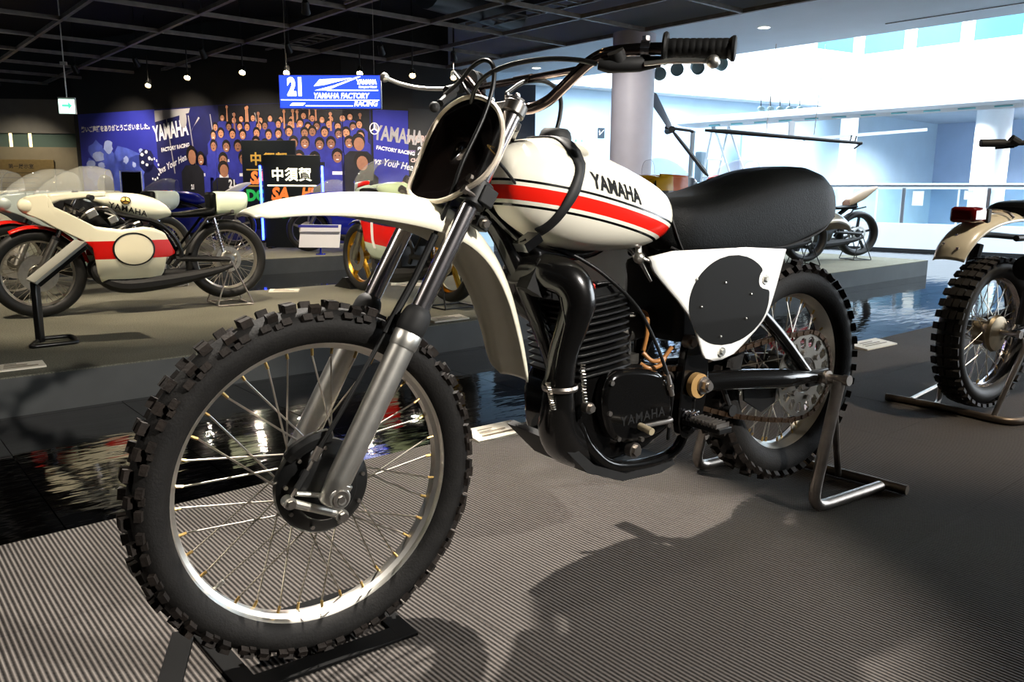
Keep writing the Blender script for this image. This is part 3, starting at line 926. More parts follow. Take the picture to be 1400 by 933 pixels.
seat = obj('seat', G().loft(rings), VINYL, MB, smooth=70)
obj('seat_piping', G().tube(spline([(.60, .101, .776), (.555, .120, .762), (.38, .126, .763), (.20, .129, .766), (.05, .128, .80), (-.04, .11, .84)], 6), .003, 6), BLACKM, seat)
obj('seat_front_seam', G().tube(spline([(.612, .05, .889), (.606, .085, .87), (.600, .101, .84), (.590, .112, .80), (.575, .118, .765)], 5), .0028, 6), BLACKM, seat)
# --- side panel with the black number oval
SPo = [(.690, .772), (.712, .748), (.700, .722), (.590, .620), (.535, .530), (.515, .508), (.475, .498), (.425, .505), (.395, .520), (.312, .585), (.276, .650), (.238, .758), (.240, .768), (.26, .771)]
def spy(x, z):
    return .158-.06*max(0, (x-.55))**1.2-.10*max(0, .60-z)-.03*max(0, .32-x)
sp_poly = smooth_poly(SPo, 3)
side = obj('side_panel', panel(sp_poly, lambda x, z: spy(x, z), 26, 22), WHITE, MB, smooth=70, solid=.006)
rside = obj('side_panel', panel(sp_poly, lambda x, z: -spy(x, z), 16, 12), WHITE, MB, smooth=70, solid=.006)
lft, rgt = [], []
for k in range(45):
    z = .646+.110*math.sin(PI*(k/44-.5)*.999)
    hw = .149*max(0.0, 1-((z-.646)/.110)**2)**.5
    xa, xb = .4465-hw, .4465+hw
    if abs(z-.690) < .026:
        xa = max(xa, .318+math.sqrt(.026**2-(z-.690)**2))
    lft.append((xa, z)); rgt.append((xb, z))
ov = lft+list(reversed(rgt))
bg_ = obj('number_background', panel(ov, lambda x, z: spy(x, z)+.0042, 40, 20), mat('number_black', (.065, .065, .062), .6, spec=.2), side, smooth=70)
for x, z in ((.575, .705), (.473, .691), (.373, .657), (.555, .639), (.387, .597), (.475, .560)):
    obj('rivet', G().ball((x, spy(x, z)+.005, z), .0035, 8, 6), ALU, side)
for x, z in ((.318, .690), (.463, .520)):
    obj('panel_bolt', G().cyl((x, spy(x, z)+.002, z), (x, spy(x, z)+.007, z), .012, 16).hexa((x, spy(x, z)+.006, z), (x, spy(x, z)+.012, z), .007), ALU, side)
# --- rear fender
RF = [(.10, .80, .07, .03), (.02, .835, .074, .035), (-.06, .855, .076, .038), (-.13, .858, .074, .038), (-.19, .842, .068, .034), (-.235, .815, .055, .026), (-.252, .797, .035, .012)]
fender('rear_fender', RF, MB, CREAM)
# --- frame
def ftube(name, pts, r, n=5, m=BLACKG):
    return obj(name, G().tube(spline(pts, n) if len(pts) > 2 else pts, r, 12), m, MB, smooth=60)
obj('head_tube', G().tube([forkp(.29, 0, -.055), forkp(.45, 0, -.055)], .029, 20).tube([forkp(.30, 0, -.055), forkp(.315, 0, -.055)], .034, 20).tube([forkp(.43, 0, -.055), forkp(.445, 0, -.055)], .034, 20), BLACKG, MB, smooth=50)
ftube('backbone', [(1.03, 0, .915), (.9, 0, .88), (.70, 0, .82), (.60, 0, .775), (.52, 0, .68)], .03)
ftube('down_tube', [(1.055, 0, .86), (1.01, 0, .80), (.94, 0, .672), (.885, .0, .56), (.85, 0, .47)], .021)
for s in (1, -1):
    ftube('gusset_tube', [(1.06, s*.015, .872), (1.0, s*.03, .815), (.93, s*.035, .772), (.80, s*.03, .765), (.70, s*.02, .80)], .013)
    ftube('cradle_tube', [(.855, s*.02, .48), (.85, s*.07, .39), (.82, s*.085, .32), (.74, s*.09, .265), (.58, s*.09, .255), (.52, s*.095, .30), (.505, s*.10, .40), (.50, s*.09, .52), (.53, s*.06, .68)], .014)
    ftube('seat_rail', [(.58, s*.05, .755), (.40, s*.08, .752), (.15, s*.085, .775), (.0, s*.08, .82)], .011)
    ftube('rail_brace', [(.50, s*.09, .45), (.38, s*.10, .62), (.25, s*.085, .762)], .010)
obj('frame_gusset', G().prism([(1.05, .90), (1.0, .905), (.93, .885), (.965, .80), (1.02, .80), (1.06, .865)], lambda a, b, t: (a, t, b), -.014, .014), BLACKG, MB, bevel=.004)
obj('ignition_coil', G().box((.955, .045, .72), (.05, .04, .07), Matrix.Rotation(R(-28), 3, 'Y')).tube([(.95, .05, .755), (.91, .06, .76), (.86, .055, .735), (.82, .05, .70)], .0045, 8), BLACKM, MB, weld=False)
# --- engine
eng = obj('crankcase', G().prism(smooth_poly([(.87, .42), (.85, .49), (.78, .505), (.66, .50), (.56, .47), (.53, .40), (.56, .33), (.66, .285), (.78, .285), (.86, .33)], 3), lambda a, b, t: (a, t, b), -.105, .085), BLACKG, MB, bevel=.008)
obj('clutch_cover', G().lathe([(.082, 0), (.084, .015), (.078, .03), (.04, .036), (0, .036)], (.77, -.105, .41), (0, -1, 0), 32), BLACKG, eng)
mc = smooth_poly([(.815, .425), (.80, .49), (.745, .505), (.64, .485), (.60, .44), (.59, .38), (.615, .335), (.70, .325), (.78, .345)], 4)
obj('magneto_cover', G().prism(mc, lambda a, b, t: (a, t, b), .08, .122), BLACKG, eng, bevel=.012)
for k, (a, b) in enumerate(((.796, .48), (.62, .47), (.605, .35), (.77, .345), (.695, .331), (.80, .41))):
    obj('cover_screw', G().cyl((a, .115, b), (a, .1265, b), .006, 8), STEEL, eng)
me = text_mesh('YAMAHA', .032, bold=.0004, spacing=1.15, extrude=.0006)
obj('cover_lettering', me, mat('cast_black', (.10, .10, .10), .4), eng, xf=frame_xf((.692, .1224, .385), (-1, 0, .03), (0, 0, 1)))
# finned cylinder, leaning slightly forward
CA = Vector((.10, 0, 1)).normalized()
cb = Vector((.785, 0, .49))
cyl = obj('cylinder', G().tube([cb, cb+CA*.17], .055, 24), BLACKS, MB)
def fin(s, hx, hy, t, nm='fin', par=None):
    c = cb+CA*s
    rot = Matrix.Rotation(R(5.7), 3, 'Y')
    pl = smooth_poly([(hx, hy*.7), (hx*.7, hy), (-hx*.7, hy), (-hx, hy*.7), (-hx, -hy*.7), (-hx*.7, -hy), (hx*.7, -hy), (hx, -hy*.7)], 2)
    return obj(nm, G().prism(pl, lambda a, b, q: c+rot @ Vector((a, b, q)), -t/2, t/2), BLACKS, par or cyl, bevel=.0012)
for k in range(7):
    fin(.012+.0165*k, .084+.001*k, .098-.001*k, .0058)
head = obj('cylinder_head', G().lathe([(.06, 0), (.062, .02), (.045, .035), (.02, .042), (0, .042)], cb+CA*.125, CA, 24), BLACKS, MB)
for k in range(5):
    fin(.130+.0125*k, .092-.003*k, .100-.004*k, .0052, 'fin', head)
for sy in (-.07, -.035, 0, .035, .07):
    obj('head_rib', G().box(cb+CA*.172+Vector((0, sy, 0)), (.14, .005, .055), Matrix.Rotation(R(5.7), 3, 'Y')), BLACKS, head)
obj('spark_plug', G().tube([cb+CA*.165, cb+CA*.20], .008, 10).hexa(cb+CA*.17, cb+CA*.178, .011), ALU, head, weld=False)
obj('plug_cap', G().tube([(.812, .035, .655), (.812, .04, .690), (.806, .042, .696)], .006, 10).tube([(.815, .042, .692), (.79, .045, .693)], .010, 12), mat('plug_cap_red', (.75, .16, .10), .5), head, weld=False)
cable('ignition_lead', [(.79, .045, .693), (.765, .05, .697), (.735, .05, .695), (.71, .04, .68), (.69, .02, .66)], .0035)
# carburettor and hoses
obj('carburettor', G().tube([(.70, .0, .56), (.60, 0, .575)], [.03, .032], 16).tube([(.655, 0, .50), (.66, 0, .65)], [.028, .022], 16).box((.655, 0, .495), (.07, .06, .035)), mat('carb_metal', (.38, .37, .35), .45, .9, var=.3), MB, weld=False)
obj('intake_boot', G().tube(spline([(.61, 0, .575), (.56, .0, .585), (.50, .0, .62)], 5), .034, 16), BLACKM, MB)
HOSE = mat('amber_hose', (.62, .42, .22), .35, spec=.6)
for i, pts in enumerate(([(.655, .06, .625), (.645, .075, .615), (.645, .078, .57), (.652, .075, .53)], [(.648, .07, .525), (.63, .085, .505), (.60, .09, .508), (.575, .095, .535)], [(.66, .075, .50), (.645, .09, .49), (.61, .095, .495), (.59, .09, .515)])):
    cable('fuel_hose', pts, .0055, HOSE)
cable('clutch_lower_cable', [(.94, .03, .80), (.84, .06, .755), (.77, .085, .705), (.70, .10, .64), (.655, .115, .56), (.625, .125, .49), (.615, .128, .46)], .0045)
obj('cable_adjuster', G().tube([(.622, .128, .478), (.603, .128, .425)], .006, 10).hexa((.612, .128, .452), (.609, .128, .442), .009), STEEL, MB, weld=False)
# --- exhaust expansion chamber
ep = [(.86, -.01, .61), (.905, -.05, .64), (.945, -.055, .69), (.955, -.01, .728), (.935, .05, .732), (.905, .095, .716), (.892, .112, .672), (.903, .108, .622), (.920, .10, .56), (.928, .098, .50), (.926, .092, .44), (.912, .075, .385), (.865, .05, .338), (.79, .03, .305), (.70, .0, .29), (.60, -.05, .29)]
er = [.024, .026, .031, .037, .040, .041, .039, .035, .032, .033, .037, .044, .050, .050, .042, .024]
eps = spline(ep, 5)
ers = [v.x for v in spline([(r_, 0, 0) for r_ in er], 5)]
pipe = obj('exhaust_pipe', G().tube(eps, ers, 24), mat('exhaust_black', (.045, .042, .040), .24, coat=.5), MB, smooth=60)
obj('pipe_weld', G().tube([(.945, .118, .685), (.945, .135, .63), (.956, .128, .57), (.962, .122, .51)], .0022, 6), BLACKG, pipe)
obj('pipe_clamp', G().lathe([(.038, -.006), (.040, 0), (.038, .006)], (.928, .1, .485), (0, 0, 1), 24), STEEL, pipe)
for a, b in (((.975, .115, .505), (.962, .12, .445)), ((.884, .122, .535), (.878, .125, .45))):
    a, b = Vector(a), Vector(b)
    coil = [a+(b-a)*(k/60)+Vector((.005*math.cos(k*1.3), 0.005*math.sin(k*1.3), 0)) for k in range(61)]
    obj('exhaust_spring', G().tube(coil, .0016, 5), SPOKE, pipe)
obj('skid_plate', G().prism([(.925, .355), (.84, .27), (.73, .228), (.60, .222), (.55, .235), (.56, .25), (.72, .245), (.82, .285), (.905, .36)], lambda a, b, t: (a, t, b), -.10, .10), BLACKM, MB)
for (bx_, bz_, br_) in ((.71, .305, .013), (.855, .43, .009), (.53, .545, .012)):
    obj('frame_bolt', G().hexa((bx_, .10, bz_), (bx_, .127, bz_), br_).cyl((bx_, .10, bz_), (bx_, .119, bz_), br_*1.4, 16), STEEL, MB)
# --- swingarm, monoshock arm, chain and sprocket
for s in (1, -1):
    sw = obj('swingarm_leg', G().tube(spline([(.50, s*.085, .432), (.36, s*.098, .425), (.15, s*.118, .405), (.02, s*.122, .392)], 5), [.027]*11+[.024, .022, .020, .018, .017], 14, flat=1.0), BLACKG, MB, smooth=50)
    obj('axle_plate', G().box((.0, s*.122, .389), (.09, .014, .045)), BLACKS, sw, bevel=.003)
    ftube('monoshock_arm', [(.03, s*.105, .405), (.16, s*.088, .535), (.30, s*.06, .65), (.42, s*.03, .72)], .017)
obj('swingarm_pivot', G().cyl((.50, -.13, .437), (.50, .13, .437), .026, 20), BLACKG, MB)
obj('pivot_spacer', G().cyl((.512, .118, .437), (.512, .134, .437), .031, 24), mat('tan_bush', (.62, .49, .30), .5), MB)
obj('pivot_nut', G().cyl((.50, .128, .437), (.50, .138, .437), .022, 20).hexa((.50, .138, .437), (.50, .152, .437), .016).cyl((.50, .152, .437), (.50, .158, .437), .010, 12), STEEL, MB)
obj('pivot_plate', G().prism(smooth_poly([(.53, .55), (.47, .53), (.455, .43), (.48, .33), (.53, .30), (.555, .34), (.55, .45)], 3), lambda a, b, t: (a, t, b), .088, .112), BLACKG, MB, bevel=.003)
rh = obj('rear_hub', G().lathe([(0, -.06), (.03, -.06), (.055, -.045), (.058, -.03), (.048, -.02), (.046, .02), (.058, .03), (.056, .045), (.03, .055), (0, .055)], RC, (0, 1, 0), 36), BLACKS, MB)
obj('rear_axle', G().cyl((0, -.15, .388), (0, .15, .388), .009, 12).hexa((0, .128, .388), (0, .142, .388), .017).cyl((0, .142, .388), (0, .15, .388), .012, 12), STEEL, MB)
sprM = mat('sprocket_alloy', (.74, .72, .68), .32, 1.0)
SY = .080
# sprocket: a ring of holes built from plate sectors
g = G()
NH = 16
for k in range(96):
    a0, a1 = 2*PI*k/96, 2*PI*(k+1)/96
    ph = ((k+.5) % (96/NH))/(96/NH)-.5
    d = .0165*math.sqrt(max(0, 1-(ph/.36)**2)) if abs(ph) < .36 else 0
    for r0, r1 in ((.052, .096-d), (.096+d, .122)):
        vs_ = []
        for y in (SY-.003, SY+.003):
            for r_, a in ((r0, a0), (r1, a0), (r1, a1), (r0, a1)):
                vs_.append((RC[0]+r_*math.cos(a), y, RC[2]+r_*math.sin(a)))
        g.add(vs_, [(3, 2, 1, 0), (4, 5, 6, 7), (0, 1, 5, 4), (1, 2, 6, 5), (2, 3, 7, 6), (3, 0, 4, 7)])
spk = obj('rear_sprocket', g, sprM, MB, smooth=0, weld=False)
for k in range(6):
    a = 2*PI*k/6+.3
    obj('sprocket_bolt', G().hexa((.068*math.cos(a), SY, RC[2]+.068*math.sin(a)), (.068*math.cos(a), SY+.010, RC[2]+.068*math.sin(a)), .008), STEEL, spk)
csp = Vector((.575, SY, .445))
ch = []
for k in range(29):
    a = R(95+170*k/28)
    ch.append(Vector((.125*math.cos(a), SY, RC[2]+.125*math.sin(a))))
lowrun = [Vector((.06, SY, .262)), Vector((.18, SY, .285)), Vector((.32, SY, .318)), Vector((.46, SY, .365)), Vector((.57, SY, .407))]
top = [Vector((.60, SY, .46)), Vector((.585, SY, .478)), Vector((.50, SY, .475)), Vector((.33, SY, .493)), Vector((.15, SY, .512)), Vector((.03, SY, .512))]
loop = ch+lowrun+[Vector((.605, SY, .425)), Vector((.612, SY, .445))]+top
# resample to even links
acc = [0]
for a, b in zip(loop, loop[1:]+loop[:1]):
    acc.append(acc[-1]+(b-a).length)
def at_len(s):
    s %= acc[-1]
    for i in range(len(loop)):
        if acc[i+1] >= s:
            t = (s-acc[i])/max(1e-9, acc[i+1]-acc[i])
            return loop[i]+(loop[(i+1) % len(loop)]-loop[i])*t
    return loop[0]
NL = int(acc[-1]/.0159)
g = G()
for k in range(NL):
    a = at_len(k*acc[-1]/NL); b = at_len((k+1)*acc[-1]/NL)
    y = .0065 if k % 2 else .0045
    for s in (-1, 1):
        g.beam(a+Vector((0, s*y, 0))-(b-a)*.18, b+Vector((0, s*y, 0))+(b-a)*.18, .0016, .0125, up=(a-b).cross(Vector((0, 1, 0))))
    g.cyl(a-Vector((0, .0075, 0)), a+Vector((0, .0075, 0)), .0045, 8)
obj('drive_chain', g, RUST, MB, smooth=0, weld=False)
obj('front_sprocket', G().cyl(csp-Vector((0, .004, 0)), csp+Vector((0, .004, 0)), .028, 18), STEEL, MB)
obj('chain_guide', G().prism([(.10, .40), (.26, .405), (.25, .345), (.17, .30), (.11, .32)], lambda a, b, t: (a, t, b), .062, .068), BLACKS, MB, bevel=.002)
for s in (1, -1):
    obj('chain_tensioner', G().tube([(.36, .078, .41), (.33, .08, .35), (.325, .08, .335)], .007, 8).cyl((.325, .07, .335), (.325, .092, .335), .016, 14), BLACKM, MB, weld=False) if s == 1 else None
# foot pegs, shifter, kick lever
peg = obj('foot_peg', G().tube([(.535, .10, .345), (.535, .15, .35)], .012, 10).box((.535, .19, .352), (.045, .095, .014)), BLACKS, MB, bevel=.002, weld=False)
g = G()
for k in range(8):
    g.box((.535, .15+.011*k, .363), (.046, .003, .012))
obj('peg_teeth', g, STEEL, peg, weld=False)
obj('peg_spring', G().tube([(.535+.012*math.cos(k*.9), .105+.0016*k, .362+.012*math.sin(k*.9)) for k in range(28)], .003, 6), CHROME, peg)
obj('peg_bracket', G().box((.52, .11, .345), (.05, .03, .05)).cyl((.54, .115, .33), (.54, .14, .33), .011, 10), BLACKG, peg, bevel=.003, weld=False)
obj('foot_peg', G().tube([(.535, -.10, .345), (.535, -.15, .35)], .012, 10).box((.535, -.19, .352), (.045, .095, .014)), BLACKS, MB, bevel=.002, weld=False)
sh = obj('gear_lever', G().tube(spline([(.60, .12, .365), (.62, .14, .368), (.68, .148, .372), (.725, .15, .374)], 4), .006, 10), STEEL, MB)
obj('lever_rubber', G().tube([(.725, .145, .374), (.727, .185, .370)], .0085, 12), mat('tan_rubber', (.60, .55, .45), .5), sh)
cable('kick_lever', [(.60, -.13, .43), (.56, -.16, .50), (.55, -.17, .57), (.57, -.19, .59)], .008, STEEL)
cable('brake_pedal', [(.52, -.13, .33), (.60, -.15, .34), (.68, -.15, .345), (.72, -.17, .35)], .007, STEEL)
cable('overflow_hose', [(.60, .09, .49), (.585, .11, .44), (.575, .10, .37), (.57, .09, .30)], .004)
obj('air_box', G().box((.44, 0, .64), (.24, .20, .20)), BLACKM, MB, bevel=.02)
obj('rear_shock', G().tube([(.58, 0, .80), (.70, 0, .84)], .03, 14), BLACKM, MB)

# ================================================================== stands under the motocross motorcycle
def in_mb(*p):
    return [Vector(q) for q in p]
sd = thing('paddock_stand', 'bent steel tube stand holding up the rear axle of the white motocross motorcycle', 'stand', (.79416, 2.3295, 0), 3.774113)
TR = .0165
def bend(pts, r=.04, n=5):
    P = [Vector(p) for p in pts]
    out = [P[0]]
    for i in range(1, len(P)-1):
        a = (P[i-1]-P[i]); b = (P[i+1]-P[i])
        ra = min(r, a.length*.45, b.length*.45)
        A, B = P[i]+a.normalized()*ra, P[i]+b.normalized()*ra
        for k in range(n+1):
            t = k/n
            out.append(A*(1-t)**2+P[i]*2*t*(1-t)+B*t*t)
    out.append(P[-1])
    return out
obj('side_tube', G().tube(bend([(.005, .195, .392), (.045, .163, TR), (-.295, .178, TR)], .07), TR, 14), STEEL, sd, smooth=60)
obj('side_tube', G().tube(bend([(.005, -.195, .392), (.05, -.268, TR), (-.285, -.25, TR)], .07), TR, 14), STEEL, sd, smooth=60)
obj('cross_tube', G().tube([(-.330, .245, TR), (-.255, -.36, TR)], TR*.92, 14), mat('stand_tube_brown', (.50, .45, .40), .45, 1.0, var=.2), sd)
obj('rear_strut', G().tube([(-.005, .17, .385), (-.272, .05, .02)], .010, 10), STEEL, sd)
obj('axle_pin', G().cyl((0, .146, .394), (0, .218, .398), .0115, 14).cyl((0, .150, .394), (0, .160, .395), .020, 18).cyl((0, .205, .397), (0, .222, .398), .015, 16), STEEL, sd)
obj('axle_pin', G().cyl((0, -.146, .394), (0, -.218, .398), .0115, 14), STEEL, sd)
fs = thing('floor_stand', 'flat black steel floor stand on the ribbed carpet below the front tyre', 'stand', (.79416, 2.3295, 0), 3.774113)
BLKB = mat('base_black', (.02, .02, .02), .7, spec=.15)
obj('base_bar', G().beam((1.62, .045, .004), (1.27, .045, .004), .05, .007), BLKB, fs, bevel=.001)
obj('base_bar', G().beam((1.62, -.16, .004), (1.27, -.16, .004), .05, .007), BLKB, fs, bevel=.001)
obj('cross_bar', G().beam((1.66, -.215, .004), (1.735, -.03, .004), .045, .0072), BLKB, fs, bevel=.001)
obj('cross_bar', G().beam((1.63, -.19, .004), (1.61, .075, .004), .04, .0074), BLKB, fs, bevel=.001)
obj('cross_bar', G().beam((1.29, -.185, .004), (1.29, .07, .004), .04, .0074), BLKB, fs, bevel=.001)
# ================================================================== racing motorcycles on the platforms
def panel_x(top, bot, yfn, x0, x1, nx=30, nz=10):
    rows = []
    for i in range(nx+1):
        x = x0+(x1-x0)*i/nx
        zt, zb = lerp_tab(top, x)[0], lerp_tab(bot, x)[0]
        rows.append([Vector((x, yfn(x, zb+(zt-zb)*k/nz), zb+(zt-zb)*k/nz)) for k in range(nz+1)])
    return G().loft(rows, cap=False, ring=False)
def band_mat(name, base, bands, rough=.28):
    """paint with coloured bands: (zmin,zmax,xmin,xmax,slope,colour)"""
    if name in MATS:
        return MATS[name]
    m = mat(name, base, rough, coat=.5)
    nt, nd, lk, pb = nodes_of(m)
    tc = nd.new('ShaderNodeTexCoord'); sx = nd.new('ShaderNodeSeparateXYZ'); lk.new(tc.outputs['Object'], sx.inputs[0])
    c = lin(base)
    for (z0, z1, x0, x1, sl, col) in bands:
        zz = mth(nt, 'ADD', sx.outputs[2], mth(nt, 'MULTIPLY', sx.outputs[0], sl))
        f = mth(nt, 'MULTIPLY', mth(nt, 'GREATER_THAN', zz, z0), mth(nt, 'LESS_THAN', zz, z1))
        f = mth(nt, 'MULTIPLY', f, mth(nt, 'MULTIPLY', mth(nt, 'GREATER_THAN', sx.outputs[0], x0), mth(nt, 'LESS_THAN', sx.outputs[0], x1)))
        c = mixc(nt, f, c, lin(col))
    lk.new(c, pb.inputs['Base Color'])
    return m
SCREEN = mat('screen_plastic', (.85, .86, .82), .04, spec=.9, alpha=.22)
GOLD = mat('gold_rim', (.80, .62, .22), .3, 1.0)
SLICK = mat('racing_tyre', (.10, .10, .098), .55)
SILV = mat('engine_silver', (.62, .61, .58), .35, 1.0, var=.2)
def small_wheel(root, pre, C, rf, Rt, thw, rimm, style='wire', disc=True):
    ty = obj(pre+'_tyre', G().lathe(tyre_profile(Rt, rf-.012, thw), C, (0, 1, 0), 64, closed=True), SLICK, root, smooth=60)
    rm = obj(pre+'_rim', G().lathe(rim_profile(rf, thw*.62), C, (0, 1, 0), 64, closed=True), rimm, root, smooth=40)
    g = G()
    if style == 'wire':
        for k in range(36):
            a = 2*PI*k/36; b = a+(R(42) if k % 4 < 2 else -R(42))
            s = 1 if k % 2 else -1
            g.tube([(C[0]+.05*math.cos(b), s*.03, C[2]+.05*math.sin(b)), (C[0]+(rf-.026)*math.cos(a), s*.004, C[2]+(rf-.026)*math.sin(a))], .0022, 5)
        obj('spokes', g, SPOKE, rm, smooth=0, weld=False, kind='stuff')
    else:
        for k in range(5 if style == 'five' else 3):
            a = 2*PI*k/(5 if style == 'five' else 3)+.4
            q = R(9)
            obj('wheel_spoke', G().beam((C[0]+.03*math.cos(a-q), 0, C[2]+.03*math.sin(a-q)), (C[0]+(rf-.02)*math.cos(a), 0, C[2]+(rf-.02)*math.sin(a)), .03, .035, up=(0, 1, 0)), rimm, rm, bevel=.004)
    hb = obj(pre+'_hub', G().lathe([(0, -.055), (.04, -.05), (.055, -.03), (.04, -.015), (.04, .015), (.055, .03), (.04, .05), (0, .055)], C, (0, 1, 0), 24), SILV if style == 'wire' else rimm, root)
    dr_ = .125 if pre == 'front' else .098
    if disc:
        for s in (1, -1):
            obj('brake_disc', G().lathe([(.07, s*.058), (dr_, s*.058), (dr_, s*.063), (.07, s*.063)], C, (0, 1, 0), 36, closed=True), ALU, hb)
    return rm
def body_loft(tab, expo=.7, seg=24, top_t=.12):
    """tab rows: x, half width, z bottom, z top"""
    p1 = spline([(a[0], a[1], 0) for a in tab], 3); p2 = spline([(a[2], a[3], 0) for a in tab], 3)
    rings = []
    for P_, Z_ in zip(p1, p2):
        zc = (Z_.x+Z_.y)/2; hh = (Z_.y-Z_.x)/2
        row = []
        for k in range(seg):
            a = 2*PI*k/seg
            cy, sz = math.cos(a), math.sin(a)
            y = P_.y*math.copysign(abs(cy)**expo, cy)*(1-top_t*max(0, sz)**1.5)
            row.append((P_.x, y, zc+hh*math.copysign(abs(sz)**.85, sz)))
        rings.append(row)
    return G().loft(rings)
def race_bike(label, rear, front, lift, paint, tankm, tailm, fendm, seatm=VINYL, rimm=RIMALU, style='wire', number=None, num_col=None, circle=False, screen=True, emblem=False, detail=True, group=None, modern=False, tail_up=0.0, name='racing_motorcycle', fdz=0.0, full=False):
    rear, front = Vector((*rear, 0)), Vector((*front, 0))
    d = front-rear
    WB = d.length
    t = thing(name, label, 'motorcycle', rear, math.atan2(d.y, d.x), group)
    FC_, RC_ = (WB, 0, .31), (0, 0, .31+lift)
    UP = Matrix.Translation((0, 0, fdz))
    small_wheel(t, 'front', FC_, .243, .31, .048, rimm, style)
    small_wheel(t, 'rear', RC_, .243, .31, .062 if not modern else .08, rimm, style, disc=True)
    dz = lift*.5
    # fork
    ax = Vector((-.45, 0, .893))
    for s in (1, -1):
        b0 = Vector((WB+.01, s*.085, .29))
        fl_ = obj('fork_lower', G().tube([b0, b0+ax*.30], .027, 14), SILV, t)
        obj('fork_stanchion', G().tube([b0+ax*.28, b0+ax*.66], .0185, 12), CHROME, t)
        obj('fork_seal', G().tube([b0+ax*.285, b0+ax*.31], .029, 14), BLACKM, fl_)
    # front mudguard hugging the tyre
    path = [(WB+.335*math.cos(R(a)), .31+.335*math.sin(R(a)), .055, .022) for a in (62, 78, 94, 110, 126, 142, 156, 168)]
    fender('front_fender', path, t, fendm, 8)
    # frame and power unit
    for s in (1, -1):
        obj('frame_tube', G().tube(spline([(1.03, s*.03, .80+dz), (.8, s*.13, .70+dz), (.5, s*.15, .62+dz), (.36, s*.12, .42+dz), (.42, s*.11, .30+dz)], 4), .017, 8), BLACKS, t)
        obj('lower_tube', G().tube(spline([(1.02, s*.03, .72+dz), (.9, s*.10, .45+dz), (.82, s*.13, .26+dz), (.45, s*.13, .24+dz)], 4), .015, 8), BLACKS, t)
        obj('swingarm', G().tube(spline([(.40, s*.11, .36+dz), (.2, s*.115, .35+dz), (0, s*.105, .31+lift)], 3), .021, 8), BLACKS, t)
        obj('seat_stay', G().tube([(.36, s*.10, .40+dz), (.15, s*.10, .66+dz), (-.05, s*.09, .70+dz)], .011, 8), BLACKS, t)
        if not modern:
            sh_ = obj('rear_shock', G().tube([(.055, s*.125, .37+lift), (.11, s*.12, .66+dz)], .011, 8), CHROME, t)
            coil = [Vector((.06, s*.125, .40+lift))+Vector((.045, 0, .20))*(k/70)+Vector((math.cos(k*.8)*.021, math.sin(k*.8)*.021, 0)) for k in range(71)]
            obj('shock_spring', G().tube(coil, .0035, 5), CHROME, sh_)
    en = obj('engine', G().box((.70, 0, .36+dz), (.42, .32, .22)).tube([(.80, 0, .44+dz), (.86, 0, .62+dz)], .085, 16), BLACKS, t, bevel=.02, weld=False)
    if detail:
        for k in range(6):
            obj('cooling_fin', G().box((.80+.008*k, 0, .48+dz+.022*k), (.20, .30, .006), Matrix.Rotation(R(18), 3, 'Y')), SILV, en)
        for s in (1, -1):
            obj('carburettor', G().tube([(.66, s*.08, .61+dz), (.58, s*.10, .65+dz)], .028, 10).box((.63, s*.09, .57+dz), (.05, .05, .05)), SILV, t, weld=False)
            obj('radiator_hose', G().tube(spline([(1.05, s*.12, .62+dz), (.96, s*.16, .72+dz), (.85, s*.17, .74+dz), (.78, s*.14, .66+dz)], 4), .013, 8), SILV, t)
            obj('control_box', G().box((.95, s*.17, .70+dz), (.07, .03, .05), Matrix.Rotation(R(25), 3, 'Y')).box((.82, s*.18, .66+dz), (.06, .03, .05), Matrix.Rotation(R(25), 3, 'Y')), ALU, t, bevel=.005, weld=False)
    if emblem:
        rq = random.Random(5)
        for s in (1, -1):
            for k in range(16):
                u_ = rq.random(); x = 1.12-.50*u_; zc_ = .765-.13*u_+rq.uniform(-.045, .05)
                a = Vector((x, s*(.125+.05*rq.random()), zc_)); b = a+Vector((rq.uniform(-.07, .07), rq.uniform(-.01, .02)*s, rq.uniform(-.05, .03)))
                obj('engine_fitting', G().tube([a, b], rq.uniform(.006, .014), 8), rq.choice((SILV, CHROME, BLACKS, ALU)), en)
    for s in (1, -1):
        obj('exhaust', G().tube(spline([(.86, s*.09, .42+dz), (.94, s*.10, .30+dz), (.80, s*.14, .19+dz), (.45, s*.14, .205+dz), (.14, s*.15, .25+lift*.6), (.0, s*.16, .29+lift*.6)], 5), [.02, .022, .025, .03, .036, .042, .048, .052, .055, .058, .060, .061, .062, .062, .06, .056, .05, .045, .04, .036, .032, .028, .024, .02, .018, .018], 10), BLACKM, t)
    # fairing
    def fy(x, z):
        y = .235
        if x > .78:
            q = min(1, (x-.78)/.575)
            y *= math.sqrt(max(.04, 1-q*q))
        if x < .60:
            y -= .05*(.60-x)/.2
        if z < .45:
            y *= 1-.38*((.45-z)/.24)**2
        if z > .74:
            y *= 1-.10*(z-.74)/.12
        return y
    top = [(.424, .447), (.491, .588), (.563, .621), (.636, .633), (.782, .615), (.944, .639), (1.116, .741), (1.18, .776), (1.196, .82), (1.205, .864), (1.236, .862), (1.29, .852), (1.325, .842), (1.345, .832)]
    bot = [(.424, .43), (.488, .40), (.511, .283), (.566, .216), (.882, .228), (.944, .254), (.958, .48), (1.02, .54), (1.19, .635), (1.25, .68), (1.32, .715), (1.345, .73)]
    if full:
        top = [(.424, .447), (.46, .60), (.55, .74), (.70, .80), (.86, .85), (1.0, .876), (1.21, .864), (1.29, .852), (1.325, .842), (1.345, .832)]
    top2 = [(.86, .88), (1.0, .876), (1.21, .863)]
    bot2 = [(.86, .848), (1.0, .834), (1.13, .818), (1.18, .80), (1.21, .77)]
